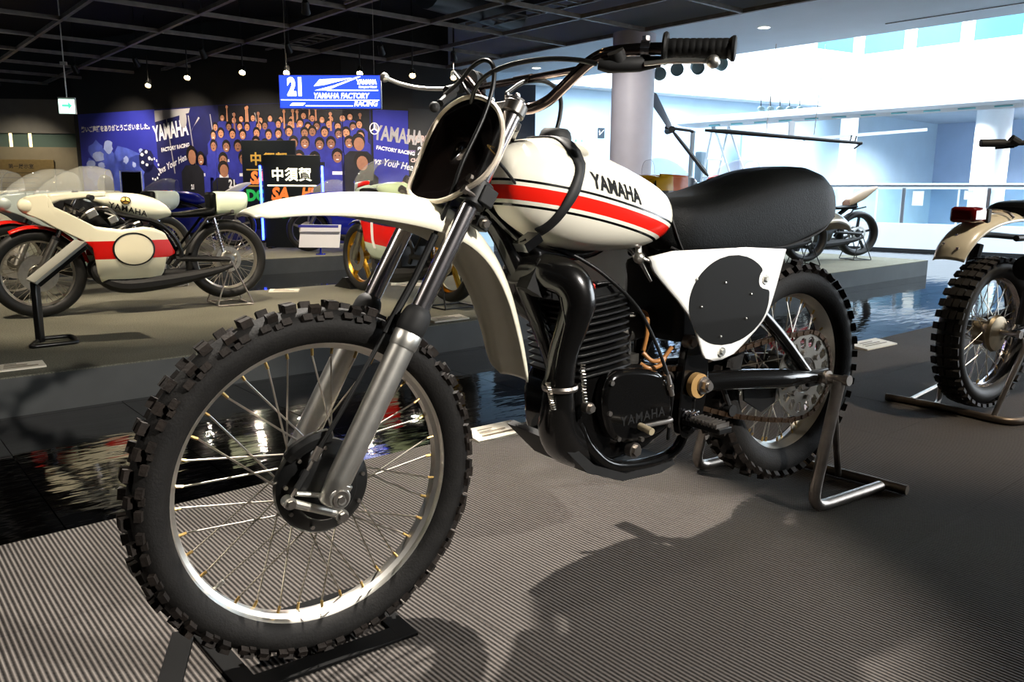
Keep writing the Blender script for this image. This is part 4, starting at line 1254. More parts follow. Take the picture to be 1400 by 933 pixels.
    for s in (1, -1):
        fp = obj('fairing_side', panel_x(top, bot, lambda x, z: s*fy(x, z), .424, 1.345, 44, 14), paint, t, smooth=60, solid=.006)
        fp.location.z = fdz
        obj('fairing_strip', panel_x(top2, bot2, lambda x, z: s*fy(x, z), .86, 1.21, 14, 3), paint, fp, smooth=60, solid=.006)
        bv = BVHTree.FromPolygons([v.co.copy() for v in fp.data.vertices], [p.vertices[:] for p in fp.data.polygons])
        if circle:
            for nm, r0, r1, mm, off in (('number_disc', 0, 1, mat('cream_disc', (.93, .90, .78), .35), .006), ('disc_ring', .94, 1.03, BLACKS, .008)):
                rr = []
                for q in ([0.001, .25, .5, .75, 1] if r0 == 0 else [r0, r1]):
                    row = []
                    for k in range(48):
                        a = 2*PI*k/48
                        x, z = .707+.138*q*math.cos(a), .474+.116*q*math.sin(a)
                        h = bv.ray_cast(Vector((x, s*.5, z)), Vector((0, -s, 0)))
                        row.append((x, (h[0].y if h[0] is not None else s*fy(x, z))+s*off, z))
                    rr.append(row)
                obj(nm, G().loft(rr, cap=False), mm, fp, smooth=60)
        if number:
            me = text_mesh(number[0], number[3], bold=.006, shear=0, spacing=1.0)
            onto(me, (number[1], 0, number[2]), (-s, 0, 0), (0, 0, 1), .008, Vector((0, -s, 0)), bv)
            obj('fairing_number', me, num_col or WHITE, fp)
    rows = []
    for i in range(9):
        q = -1+2*i/8
        rows.append([Vector((1.345+.035*(1-q*q), .056*q, z)) for z in (.765, .775, .785, .79)])
    obj('fairing_nose', body_loft([(1.28, .105, .70, .852), (1.325, .090, .712, .845), (1.36, .068, .732, .828), (1.378, .042, .752, .81), (1.386, .01, .775, .79)], .8), paint, t, smooth=60).location.z = fdz
    ln = obj('inner_liner', G().prism(smooth_poly([(.45, .44), (.56, .60), (.72, .66), (.90, .80), (1.16, .82), (1.22, .78), (1.12, .66), (1.0, .54), (.92, .40), (.70, .30), (.52, .32)], 2), lambda a, b, q: (a, q, b), -.10, .10), BLACKM, t)  # dark block added to fill the fairing opening
    ln.location.z = fdz
    if screen:
        rows = []
        for (x, zc, hw, zb) in ((1.285, .855, .10, .845), (1.21, .94, .155, .858), (1.10, 1.01, .185, .866), (.98, 1.055, .20, .872), (.88, 1.06, .205, .876), (.80, 1.035, .205, .88)):
            row = []
            for k in range(15):
                a = PI*k/14
                row.append(Vector((x, hw*math.copysign(abs(math.cos(a))**.7, math.cos(a)), zb+(zc-zb)*abs(math.sin(a))**.75)))
            rows.append(row)
        obj('windscreen', G().loft(rows, cap=False, ring=False), SCREEN, t, smooth=70).location.z = fdz
        obj('screen_edge', G().tube(rows[-1], .0018, 6), mat('clear_edge', (.35, .35, .34), .3), t).location.z = fdz
    # tank, seat, tail
    tk = obj('fuel_tank', body_loft([(.40, .06, .70, .745), (.44, .10, .69, .79), (.52, .125, .67, .838), (.62, .14, .67, .865), (.72, .145, .71, .873), (.82, .14, .75, .872), (.90, .12, .79, .858), (.935, .07, .82, .838)], .6), tankm, t, smooth=70)
    tk.location.z = fdz
    if emblem:
        bv = BVHTree.FromPolygons([v.co.copy() for v in tk.data.vertices], [p.vertices[:] for p in tk.data.polygons])
        for s in (1, -1):
            me = text_mesh('YAMAHA', .058, bold=.001, spacing=1.12)
            onto(me, (.708, 0, .752), Vector((-s, 0, -s*.28*s)).normalized() if s == 1 else Vector((1, 0, .28)).normalized(), (0, 0, 1), .003, Vector((0, -s, 0)), bv)
            obj('tank_lettering', me, BLACKS, tk)
            rr = []
            for q in (.001, .5, 1.0):
                row = []
                for k in range(28):
                    a = 2*PI*k/28
                    x, z = .722+.033*q*math.cos(a), .817+.026*q*math.sin(a)
                    h = bv.ray_cast(Vector((x, s*.5, z)), Vector((0, -s, 0)))
                    row.append((x, (h[0].y if h[0] is not None else s*.12)+s*.003, z))
                rr.append(row)
            em = obj('tank_emblem', G().loft(rr, cap=False), mat('emblem_gold', (.66, .52, .22), .35, .6), tk, smooth=60)
            for a in (90, 210, 330):
                pts = []
                for q in (.0, .9):
                    x, z = .722+.030*q*math.cos(R(a)), .817+.023*q*math.sin(R(a))
                    h = bv.ray_cast(Vector((x, s*.5, z)), Vector((0, -s, 0)))
                    pts.append((x, (h[0].y if h[0] is not None else s*.12)+s*.004, z))
                obj('fork_mark', G().tube(pts, .0032, 5), BLACKS, em)
            rg = []
            for k in range(28):
                a = 2*PI*k/28
                x, z = .722+.033*math.cos(a), .817+.026*math.sin(a)
                h = bv.ray_cast(Vector((x, s*.5, z)), Vector((0, -s, 0)))
                rg.append((x, (h[0].y if h[0] is not None else s*.12)+s*.004, z))
            obj('emblem_ring', G().tube(rg, .003, 5, closed=True), BLACKS, em)
    obj('seat', body_loft([(.40, .08, .69, .73), (.34, .10, .685, .728), (.22, .11, .69, .745), (.12, .11, .69, .765), (.09, .10, .69, .80)], .5), seatm, t, smooth=60)
    if not modern:
        tl = obj('tail_cowl', body_loft([(.075, .10, .70, .875), (.06, .112, .70, .885), (-.02, .115, .70, .885), (-.10, .112, .705, .883), (-.15, .105, .74, .882), (-.165, .09, .78, .875)], .45), tailm, t, smooth=60)
        obj('back_pad', G().box((.095, 0, .805), (.05, .19, .15)), VINYL, tl, bevel=.02)
        obj('tail_badge', G().cyl((-.035, .10, .735), (-.035, .119, .735), .013, 14), SILV, tl)
    else:
        tl = obj('tail_cowl', body_loft([(.20, .09, .72, .80+tail_up*.3), (.10, .10, .74+tail_up*.4, .86+tail_up*.5), (-.05, .085, .80+tail_up*.6, .93+tail_up*.8), (-.18, .06, .88+tail_up, .955+tail_up), (-.26, .02, .935+tail_up, .96+tail_up)], .6), tailm, t, smooth=60)
        obj('subframe', G().tube([(.30, 0, .62), (.05, 0, .78+tail_up*.4), (-.10, 0, .86+tail_up*.8)], .03, 10), BLACKS, t)
    for s in (1, -1):
        obj('clip_on_bar', G().tube([(1.01, s*.07, .845), (.97, s*.18, .845)], .013, 10).tube([(.975, s*.165, .845), (.95, s*.25, .838)], .018, 10), BLACKM, t, weld=False)
    return t
def wire_stand(label, rear, front, lift, m=STEEL, w=.16, off=0.0):
    rear, front = Vector((*rear, 0)), Vector((*front, 0))
    d = front-rear
    t = thing('rear_stand', label, 'stand', rear, math.atan2(d.y, d.x))
    H = .31+lift
    for s in (1, -1):
        obj('stand_leg', G().tube(bend([(.0, s*.12, H-.01), (.13, s*w, .008), (-.15, s*w, .008), (-.005, s*.121, H-.01)], .015), .0065, 8), m, t, smooth=60)
    obj('cross_rod', G().tube([(-.13, -w, .009), (-.13, w, .009)], .0065, 8), m, t)
    obj('cross_rod', G().tube([(.11, -w, .009), (.11, w, .009)], .0065, 8), m, t)
    return t
REDW = band_mat('racer_white_red', (.93, .91, .80), [(.408, .536, .3, 1.06, .0, (.80, .07, .04))])
race_bike('white racing motorcycle with red side band, round number disc and clear windscreen', (-2.27, 6.40), (-3.34, 5.66), .05, REDW, mat('racer_cream', (.92, .91, .80), .25, coat=.6), mat('racer_tail_cream', (.86, .90, .78), .3, coat=.5), RED, circle=True, emblem=True)
wire_stand('thin wire stand under the rear wheel of the white and red racer', (-2.27, 6.40), (-3.34, 5.66), .05)
race_bike('silver grey faired racing motorcycle standing behind the white and red racer', (-3.28, 7.55), (-4.02, 6.48), .05, mat('racer_silver', (.62, .66, .64), .3, coat=.5), mat('racer_silver', (.6, .6, .6)), mat('racer_silver', (.6, .6, .6)), RED, detail=False)
wire_stand('wire stand under the silver grey racer', (-3.28, 7.55), (-4.02, 6.48), .05)
GRW = band_mat('racer_green_white', (.90, .90, .82), [(.66, .90, 1.17, 1.5, .0, (.10, .50, .16))])
race_bike('white racing motorcycle with a green nose and red mudguard', (-4.0, 7.95), (-4.72, 6.86), .05, GRW, mat('racer_cream', (.9, .9, .8)), mat('racer_cream', (.9, .9, .8)), RED, detail=False)
wire_stand('wire stand under the green nosed racer', (-4.0, 7.95), (-4.72, 6.86), .05)
BLUE = mat('racing_blue', (.06, .12, .62), .22, coat=.7)
BLW = band_mat('blue_white', (.07, .13, .64), [(.60, .66, .3, 1.4, -.1, (.9, .9, .92)), (.80, .9, .9, 1.4, 0, (.85, .1, .08))])
BACKS = [((-4.25, 12.45), (-5.50, 12.15), 'blue racing motorcycle with a white flash on the back platform', BLW, BLUE, mat('white_tail', (.85, .86, .9), .3)),
         ((-1.75, 12.35), (-3.05, 12.1), 'deep blue racing motorcycle beside the lit pit board', BLUE, BLUE, BLUE)]
for (rr_, ff_, lb, pm, tm, tlm) in BACKS:
    race_bike(lb, rr_, ff_, .04, pm, tm, tlm, BLUE, rimm=SILV, style='five', detail=False, modern=True, tail_up=.05)
    wire_stand('stand under the ' + lb.split(' on ')[0].split(' beside ')[0], rr_, ff_, .04)
# the white, red and navy racer carrying the number 1
NAVY = (.07, .09, .26)
ONEP = band_mat('racer_one', (.80, .86, .78), [(.70, .79, .2, 1.10, -.10, (.85, .08, .05)), (.30, .47, .45, 1.0, -.08, (.85, .09, .06)), (.47, .50, .4, 1.3, -.08, NAVY), (.50, .64, 1.0, 1.30, -.08, (.85, .09, .06))])
race_bike('white and red racing motorcycle with number 1 fairing and gold wheels', (-.481, 6.304), (-1.364, 7.346), .04, ONEP, mat('pale_green_tank', (.80, .88, .72), .25, coat=.6), RED, mat('navy', NAVY, .3), rimm=GOLD, style='five', number=('1', .78, .42, .30), num_col=WHITE, fdz=.10)
wire_stand('black wire stand under the gold wheeled racer', (-.481, 6.304), (-1.364, 7.346), .04, BLACKS)
ck = obj('wheel_chock', G().prism([(.13, 0), (.44, 0), (.27, .10), (.226, .10)], lambda a, b, q: (a, q, b), -.06, .06), BLACKS)
ck.location = (-1.364, 7.346, 0); ck.rotation_euler = (0, 0, R(130.5))
tag(ck, 'black wedge chock at the front tyre of the gold wheeled racer', 'chock')
# racers on the right part of the long platform
RDB = band_mat('red_black_seventeen', (.86, .12, .08), [(.2, .52, .3, 1.4, 0, (.04, .04, .045))])
race_bike('red racing motorcycle with number 17 on its fairing', (3.70, 10.30), (2.38, 9.98), .04, RDB, RED, RED, BLACKS, rimm=BLACKS, style='five', modern=True, tail_up=.09, number=('17', 1.12, .79, .14), num_col=WHITE, detail=False, fdz=.25, full=True)
wire_stand('black stand under the red number 17 racer', (3.70, 10.30), (2.38, 9.98), .04, BLACKS)
BEIGE = mat('beige_tail', (.60, .51, .40), .45)
race_bike('black wheeled racing motorcycle with raised beige seat tail', (4.755, 11.24), (3.42, 10.95), .05, RDB, RED, BEIGE, BLACKS, rimm=BLACKS, style='five', modern=True, tail_up=.04, detail=False)
wire_stand('black stand under the beige tailed racer', (4.755, 11.24), (3.42, 10.95), .05, BLACKS)
ORG = band_mat('yellow_orange_black', (.96, .72, .10), [(.2, .9, 1.02, 1.22, 0, (.93, .42, .08)), (.2, .9, 1.22, 1.45, 0, (.04, .04, .04)), (.2, .70, .3, 1.45, -.0, (.04, .04, .04))])
race_bike('yellow, orange and black racing motorcycle with number 1 nose', (.72, 9.05), (2.02, 9.3), .04, ORG, mat('yellow_tank', (.95, .68, .08), .25, coat=.6), RED, BLACKS, rimm=BLACKS, style='five', number=('1', .80, .78, .17), num_col=BLACKS, detail=False, fdz=.22, full=True)
wire_stand('black stand under the yellow and orange racer', (.72, 9.05), (2.02, 9.3), .04, BLACKS)

# ================================================================== trials motorcycle at the right
TB = thing('trials_motorcycle', 'cream fendered trials motorcycle with red tail lamp and block tread rear tyre', 'motorcycle', (1.985, 3.331, .012), R(33))
TC = (0, 0, .324)
def knobs_block(g, C, Rb=.309, N=40):
    for k in range(N):
        a = 2*PI*k/N
        rad = Vector((math.cos(a), 0, math.sin(a))); tan = Vector((-math.sin(a), 0, math.cos(a)))
        for j, y in enumerate((-.042, -.0145, .0145, .042)):
            tl = y*5
            n = (rad*math.cos(tl)+Vector((0, 1, 0))*math.sin(tl)).normalized()
            s = (Vector((0, 1, 0))*math.cos(tl)-rad*math.sin(tl)).normalized()
            g.box(C+rad*(Rb-.0025-abs(y)*.10)+Vector((0, y, 0))+n*.005, (.034 if j in (1, 2) else .028, .0235, .014), Matrix((tan, s, n)).transposed())
wheel(TB, 'rear', TC, .243, .03, .307, .054, knobs_block, .05, .028, rimmat=CHROME, tyremat=SLICK, treadmat=mat('block_rubber', (.12, .105, .09), .6, var=.2, vscale=30))
hb = obj('rear_hub', G().lathe([(0, -.06), (.03, -.06), (.072, -.052), (.078, -.04), (.07, -.02), (.05, 0), (.06, .03), (.03, .05), (0, .05)], TC, (0, 1, 0), 32), mat('hub_bronze', (.52, .47, .38), .38, .9, var=.2), TB)
obj('hub_lever', G().tube([(.03, -.07, .30), (.09, -.075, .36)], .007, 8).cyl((.09, -.065, .36), (.09, -.085, .36), .010, 10), STEEL, hb, weld=False)
obj('rear_axle', G().cyl((0, -.14, .332), (0, .16, .332), .010, 12).hexa((0, -.14, .332), (0, -.125, .332), .018).cyl((0, .15, .332), (0, .18, .335), .012, 10), STEEL, TB)
for s in (1, -1):
    obj('swingarm', G().tube([(0, s*.115, .332), (.5, s*.11, .37)], .018, 10), BLACKS, TB)
    obj('brake_rod' if s < 0 else 'chain_run', G().tube([(.09, s*.08, .36), (.5, s*.10, .40)], .004, 6), STEEL, TB)
    obj('rear_shock', G().tube([(.02, s*.13, .37), (.10, s*.125, .68)], .026, 10), BLACKM, TB)
    obj('frame_rail', G().tube(spline([(-.05, s*.10, .72), (.15, s*.11, .72), (.5, s*.10, .70), (.8, s*.06, .72)], 4), .013, 8), BLACKS, TB)
path = [(-.365, .642, .060, .022), (-.335, .70, .066, .030), (-.27, .755, .07, .034), (-.18, .792, .072, .036), (-.07, .812, .072, .036), (.08, .818, .070, .034), (.24, .80, .068, .03)]
fender('rear_fender', list(reversed(path)), TB, mat('trials_fender', (.84, .80, .70), .3, coat=.6))
lp = obj('tail_lamp', G().box((-.235, 0, .812), (.10, .10, .062)), mat('tail_lamp_red', (.42, .03, .04), .12, coat=.6, spec=.8), TB, bevel=.014)
obj('lamp_base', G().box((-.175, 0, .80), (.03, .105, .07)), BLACKM, lp, bevel=.006)
for p_ in ((-.30, .0, .735), (-.335, .03, .70), (-.345, -.03, .685)):
    obj('fender_rivet', G().ball(p_, .006, 8, 6), CHROME, TB)
obj('fender_strap', G().tube(spline([(-.05, -.08, .80), (-.05, -.055, .818), (-.05, 0, .828), (-.05, .055, .818), (-.05, .08, .80)], 4), .008, 8), CHROME, TB)
obj('silencer', G().tube([(.02, -.115, .60), (.75, -.12, .55)], [.05, .048], 16), BLACKS, TB)
obj('seat', body_loft([(.06, .08, .80, .84), (.12, .10, .80, .865), (.35, .11, .79, .87), (.6, .10, .79, .87), (.66, .07, .80, .86)], .5), VINYL, TB)
obj('fuel_tank', body_loft([(.64, .07, .78, .86), (.70, .11, .75, .92), (.9, .12, .76, .95), (1.05, .08, .82, .93)], .6), CREAM, TB)
obj('engine', G().box((.65, 0, .38), (.34, .26, .24)).tube([(.70, 0, .46), (.74, 0, .70)], .09, 14), BLACKS, TB, bevel=.02, weld=False)
obj('trials_frame', G().tube(spline([(1.02, 0, .90), (.95, 0, .60), (.85, 0, .30), (.5, 0, .24), (.45, 0, .7)], 4), .02, 8), BLACKS, TB)
small_wheel(TB, 'front', (1.30, 0, .35), .285, .35, .04, CHROME)
for s in (1, -1):
    obj('fork_leg', G().tube([(1.30, s*.09, .34), (.98, s*.09, 1.0)], .02, 10), CHROME, TB)
hbar = obj('handlebar', G().tube(spline([(.60, .42, 1.135), (.72, .33, 1.135), (.86, .22, 1.13), (.95, .08, 1.03), (.95, -.08, 1.03), (.86, -.22, 1.13), (.72, -.33, 1.135), (.60, -.42, 1.135)], 4), .012, 10), BLACKS, TB)
obj('grip', G().tube([(.60, .42, 1.135), (.69, .352, 1.135)], .019, 12), BLACKM, hbar)
obj('lever', G().tube([(.74, .33, 1.12), (.70, .40, 1.115)], .007, 8).tube([(.74, .315, 1.135), (.71, .335, 1.155)], .022, 10), BLACKM, hbar, weld=False)
tsd = thing('paddock_stand', 'bent steel tube stand below the trials motorcycle', 'stand', (1.985, 3.331, 0), R(33))
BRN = mat('stand_tube_brown', (.5, .45, .4))
obj('base_tube', G().tube(bend([(-.185, .30, .0155), (-.150, .09, .0155), (-.150, -.20, .0155), (.10, -.26, .0155), (.5, -.24, .0155)], .05), .0155, 12), BRN, tsd, smooth=60)
obj('side_tube', G().tube(bend([(-.150, -.14, .0165), (.0, -.16, .30), (.0, -.155, .335)], .05), .011, 10), STEEL, tsd, smooth=60)
obj('side_tube', G().tube(bend([(-.150, .10, .0165), (-.08, .12, .02), (.0, .17, .30), (.0, .175, .335)], .04), .011, 10), STEEL, tsd, smooth=60)
obj('floor_rod', G().tube([(-.13, .215, .016), (.38, .33, .016)], .009, 8), STEEL, tsd)
# ================================================================== banners and printed pictures on the back wall
def wall_frame(i):
    a, b = Vector((*BW[i], 0)), Vector((*BW[i+1], 0))
    return a, (b-a).normalized(), (b-a).length
def on_wall(i, s, z, off):
    a, d, l = wall_frame(i)
    n = Vector((d.y, -d.x, 0))
    return a+d*s+n*off+Vector((0, 0, z))
PU = 1.12     # metres per layout unit of the printed wall
class Print:
    """flat printed shapes along the curved wall; s runs along the wall polyline"""
    def __init__(s):
        s.acc = [0]
        for i in range(len(BW)-1):
            s.acc.append(s.acc[-1]+wall_frame(i)[2]/PU)
    def p(s, q, z, off):
        q = max(0.0, min(s.acc[-1]-1e-4, q))
        for i in range(len(BW)-1):
            if q <= s.acc[i+1]:
                return on_wall(i, (q-s.acc[i])*PU, .9+(z-.9)*PU, off)
PR = Print()
def sheet(name, s0, s1, z0, z1, m, off=.012, n=24):
    g = G()
    rows = []
    qs = [s0+(s1-s0)*k/n for k in range(n+1)]
    for c in PR.acc:                       # follow every bend of the wall
        if s0 < c < s1:
            qs += [c-.0005, c+.0005]
    for q in sorted(qs):
        rows.append([PR.p(q, z0, .002), PR.p(q, z0, off), PR.p(q, z1, off), PR.p(q, z1, .002)])
    g.loft(rows)
    return obj(name, g, m, smooth=20)
def clip_s(poly, c, sign):
    """part of a flat outline on one side of a bend of the wall"""
    out = []
    for p, q in zip(poly, poly[1:]+poly[:1]):
        a, b = (p[0]-c)*sign, (q[0]-c)*sign
        if a >= 0:
            out.append(p)
        if a*b < 0:
            t = a/(a-b)
            out.append((c+sign*1e-4, p[1]+(q[1]-p[1])*t))
    return out
def shape(g, poly, off):
    poly = list(poly)
    for c in PR.acc[1:-1]:                 # a shape that spans a bend is folded along it
        if min(a for a, b in poly) < c-1e-3 and max(a for a, b in poly) > c+1e-3:
            for sign in (-1, 1):
                part = clip_s(poly, c, sign)
                if len(part) > 2:
                    shape(g, part, off)
            return
    vs_ = [PR.p(a, b, off) for a, b in poly]
    g.add(vs_, [tuple(range(len(vs_)))])
def disc(g, s, z, rs, rz, off, n=10, a0=0):
    shape(g, [(s+rs*math.cos(2*PI*k/n+a0), z+rz*math.sin(2*PI*k/n+a0)) for k in range(n)], off)
def wall_text(txt, s, z, size, m, parent, off=.018, bold=0, shear=0, spacing=1.0, squash=1.0, tilt=0.0, name='lettering'):
    me = text_mesh(txt, size, bold, shear, spacing, squash=squash)
    bm = bmesh.new(); bm.from_mesh(me)
    for v in bm.verts:
        x, y = v.co.x, v.co.y
        v.co = PR.p(s+x*math.cos(tilt)-y*math.sin(tilt), z+y*math.cos(tilt)+x*math.sin(tilt), off)
    bm.to_mesh(me); bm.free()
    o = obj(name, me, m, parent)
    return o
def s_of(px, z=2.0):
    """wall length at a picture column"""
    best = None
    for k in range(600):
        q = PR.acc[-1]*k/600
        w_ = PR.p(q, z, 0)
        c = Vector((w_.x, w_.y, w_.z-CAMZ))
        x = 700+FPX*c.dot(_r2)/c.dot(_fwd)
        if best is None or abs(x-px) < best[0]:
            best = (abs(x-px), q)
    return best[1]
BANB = mat('banner_blue', (.17, .19, .62), .6, var=.12, vscale=2)
PALEB = mat('print_pale_blue', (.66, .72, .95), .6, var=.2, vscale=6)
MIDB = mat('print_mid_blue', (.33, .40, .82), .6, var=.25, vscale=5)
NAVYP = mat('print_navy', (.08, .09, .28), .6, var=.2, vscale=5)
WHP = mat('print_white', (.93, .93, .95), .6)
SKIN1 = mat('print_skin_warm', (.78, .55, .42), .6, var=.1, vscale=20)
SKIN2 = mat('print_skin_tan', (.60, .42, .33), .6, var=.1, vscale=20)
HAIRP = mat('print_hair', (.07, .05, .05), .6)
SHIRT = mat('print_shirt_blue', (.19, .21, .60), .6, var=.2, vscale=8)
DARKP = mat('print_dark', (.10, .10, .13), .6, var=.3, vscale=6)
sA, sB, sC, sD = s_of(108), s_of(213), s_of(505), s_of(557)
ZT = 2.18
b1 = sheet('printed_banner', sA, sB, .1, ZT, BANB)
tag(b1, 'blue banner with white Japanese thank you line and racing riders', 'banner')
sm = (sA+sB)/2
wall_text('熱いご声援をありがとうございました。', sm, ZT-.27, (sB-sA)*.0515, WHP, b1, bold=.003, tilt=.0)
g = G()
rnd = random.Random(3)
def blob(g, s, z, r, off, sq=1.0, n=12, j=.25):
    shape(g, [(s+r*sq*math.cos(2*PI*k/n)*(1+rnd.uniform(-j, j)), z+r*math.sin(2*PI*k/n)*(1+rnd.uniform(-j, j))) for k in range(n)], off)
w_ = sB-sA
for (a, z, r, q) in ((.22, 1.55, .16, 1.3), (.32, 1.30, .24, 1.5), (.16, 1.2, .22, .9), (.62, 1.35, .25, 1.6), (.75, 1.15, .30, 1.2), (.45, 1.1, .3, 1.5)):
    blob(g, sA+w_*a, z, r, .0135, q)
obj('printed_shapes', g, MIDB, b1, smooth=0, weld=False, kind='stuff')
g = G()
for (a, z, r, q) in ((.24, 1.45, .10, 1.5), (.38, 1.62, .11, 1.1), (.13, 1.33, .07, 1.6), (.60, 1.38, .06, 1.2), (.70, 1.30, .05, 1.0), (.27, 1.30, .05, 2.0), (.80, 1.52, .04, 1.5)):
    blob(g, sA+w_*a, z, r, .0145, q)
obj('printed_shapes', g, PALEB, b1, smooth=0, weld=False, kind='stuff')
g = G()
for (a, z, r, q) in ((.86, 1.36, .20, 1.0), (.92, 1.0, .30, .8), (.30, .95, .2, 1.2)):
    blob(g, sA+w_*a, z, r, .0150, q, 14, .08)
obj('printed_shapes', g, NAVYP, b1, smooth=0, weld=False, kind='stuff')
g = G()
for k in range(5):
    q = 2*PI*k/5
    blob(g, sA+w_*.85+.10*math.cos(q), 1.40+.11*math.sin(q), .028, .016, 1.4, 8)
for k in range(9):
    a = R(110-28*k)
    blob(g, sA+w_*.95+.13*math.cos(a), 1.22+.17*math.sin(a), .022, .016, 1, 6)
obj('printed_shapes', g, WHP, b1, smooth=0, weld=False, kind='stuff')
# team photograph
b2 = sheet('team_photograph', sB, sC+.02, .1, ZT, mat('photo_ground', (.10, .11, .34), .6, var=.3, vscale=3), n=40)
tag(b2, 'large printed photograph of a cheering racing team in blue shirts', 'photograph')
wall_text('YAMAHA', s_of(233), 1.82, .34, WHP, b2, .0135, bold=.012, squash=.62, tilt=.10)
wall_text('FACTORY RACING', s_of(238), 1.56, .085, WHP, b2, .0135, bold=.003, squash=1.0, tilt=.10)
wall_text('Revs Your Heart', s_of(233), 1.30, .15, WHP, b2, .0135, bold=.002, shear=.25, squash=.9, tilt=.30)
g = G()
shape(g, [(sB, ZT-.02), (sB+.9, ZT-.02), (sB+.86, ZT-.09), (sB, ZT-.20)], .0134)
shape(g, [(s_of(257), 1.72), (s_of(272), 2.02), (s_of(274), 2.0), (s_of(264), 1.86)], .0134)
disc(g, s_of(251), 2.0, .09, .14, .0136, 16)
for k in range(5):
    x = s_of(228+30*k)
    shape(g, [(x, 2.05), (x+.018, 2.05), (x+.15, 1.15), (x+.13, 1.15)], .0132)
obj('printed_shapes', g, mat('print_grey', (.66, .65, .66), .6), b2, smooth=0, weld=False, kind='stuff')
g = G()
e0, e1 = s_of(300), s_of(505)
es_ = sorted([e0+(e1-e0)*k/24 for k in range(25)]+[c+d for c in PR.acc if e0 < c < e1 for d in (-.0005, .0005)])
for qa, qb in zip(es_, es_[1:]):
    shape(g, [(qa, 1.66), (qa, ZT-.01), (qb, ZT-.01), (qb, 1.66)], .0131)
obj('printed_shapes', g, DARKP, b2, smooth=0, weld=False, kind='stuff')
bodies, faces1, faces2, hairs, blacks, marks = G(), G(), G(), G(), G(), G()
rows_ = [(1.97, .052, 300, 486, 14, 0), (1.86, .060, 290, 500, 15, 6), (1.74, .070, 282, 498, 14, 2), (1.58, .082, 284, 482, 11, 8), (1.38, .095, 266, 470, 8, 0)]
lay = .0145
for ri, (z, r, x0, x1, n_, ph) in enumerate(rows_):
    for k in range(n_):
        px = x0+(x1-x0)*(k+.5)/n_+rnd.uniform(-4, 4)
        s = s_of(px)
        zz = z+rnd.uniform(-.03, .03)
        lay += .0007
        shape(bodies, [(s-r*2.0, zz-r*6), (s-r*2.1, zz-r*1.9), (s-r*1.2, zz-r*1.1), (s+r*1.2, zz-r*1.1), (s+r*2.1, zz-r*1.9), (s+r*2.0, zz-r*6)], lay)
        fg = faces1 if ri < 3 and rnd.random() < .75 else faces2
        disc(hairs, s, zz+r*.12, r*.95, r*1.12, lay+.00015, 12)
        disc(fg, s, zz-r*.22, r*.72, r*.86, lay+.0003, 12)
        for q in (-.32, .32):
            disc(hairs, s+r*q, zz+r*.05, r*.13, r*.08, lay+.00045, 6)
        disc(marks if rnd.random() < .5 else hairs, s, zz-r*.55, r*.28, r*.09, lay+.00045, 6)
        if ri < 2 and rnd.random() < .5:
            q = rnd.choice((-1, 1))
            shape(fg, [(s+q*r*1.5, zz-r*1.2), (s+q*r*2.0, zz-r*1.2), (s+q*r*2.0, zz+r*2.6), (s+q*r*1.6, zz+r*2.6)], lay+.0004)
            disc(fg, s+q*r*1.8, zz+r*2.9, r*.45, r*.5, lay+.0004, 8)
        if ri >= 3 and rnd.random() < .7:
            shape(marks, [(s-r*.9, zz-r*2.9), (s-r*.9, zz-r*2.4), (s+r*.9, zz-r*2.4), (s+r*.9, zz-r*2.9)], lay+.0003)
# two large figures in front of the crowd, and their black shirts
for (px, z, r, sh) in ((262, 1.42, .13, blacks), (304, 1.2, .11, blacks), (488, 1.60, .11, blacks), (492, 1.32, .12, blacks)):
    s = s_of(px); lay += .001
    shape(sh, [(s-r*2.0, z-r*7), (s-r*2.1, z-r*1.9), (s-r*1.2, z-r*1.1), (s+r*1.2, z-r*1.1), (s+r*2.1, z-r*1.9), (s+r*2.0, z-r*7)], lay)
    disc(hairs, s, z+r*.2, r*.95, r*1.1, lay+.0003, 14)
    disc(faces2, s+r*.1, z-r*.15, r*.72, r*.9, lay+.0006, 14)
    disc(hairs, s-r*.1, z+.02*r, r*.12, r*.07, lay+.00045, 6)
    disc(hairs, s+r*.4, z+.02*r, r*.12, r*.07, lay+.00045, 6)
for nm, g_, m_ in (('printed_bodies', bodies, SHIRT), ('printed_faces', faces1, SKIN1), ('printed_faces', faces2, SKIN2), ('printed_hair', hairs, HAIRP), ('printed_clothes', blacks, DARKP), ('printed_marks', marks, WHP)):
    obj(nm, g_, m_, b2, smooth=0, weld=False, kind='stuff')
for (px, z, sz) in ((316, .98, .17), (262, .93, .10)):
    wall_text('21', s_of(px), z, sz, WHP, b2, .072, bold=.006, squash=.8)
# banners to the right of the photograph
b3 = sheet('printed_banner', sC+.05, sD, .1, ZT-.08, BANB, .016)
tag(b3, 'blue team banner with white lettering beside the dark badge poster', 'banner')
wall_text('YAMAHA', s_of(545), 1.72, .30, mat('print_grey', (.66, .65, .66)), b3, .020, bold=.010, squash=.62, tilt=-.10)
wall_text('FACTORY RACING', s_of(540), 1.50, .075, WHP, b3, .020, bold=.003, squash=.95, tilt=-.14)
wall_text('Revs Your Heart', s_of(535), 1.30, .15, WHP, b3, .020, bold=.002, shear=.25, squash=.8, tilt=-.16)
g = G()
for k in range(20):
    a0, a1 = 2*PI*k/20, 2*PI*(k+1)/20
    c = (s_of(511), 1.82)
    shape(g, [(c[0]+.075*math.cos(a0), c[1]+.09*math.sin(a0)), (c[0]+.075*math.cos(a1), c[1]+.09*math.sin(a1)), (c[0]+.06*math.cos(a1), c[1]+.075*math.sin(a1)), (c[0]+.06*math.cos(a0), c[1]+.075*math.sin(a0))], .0205)
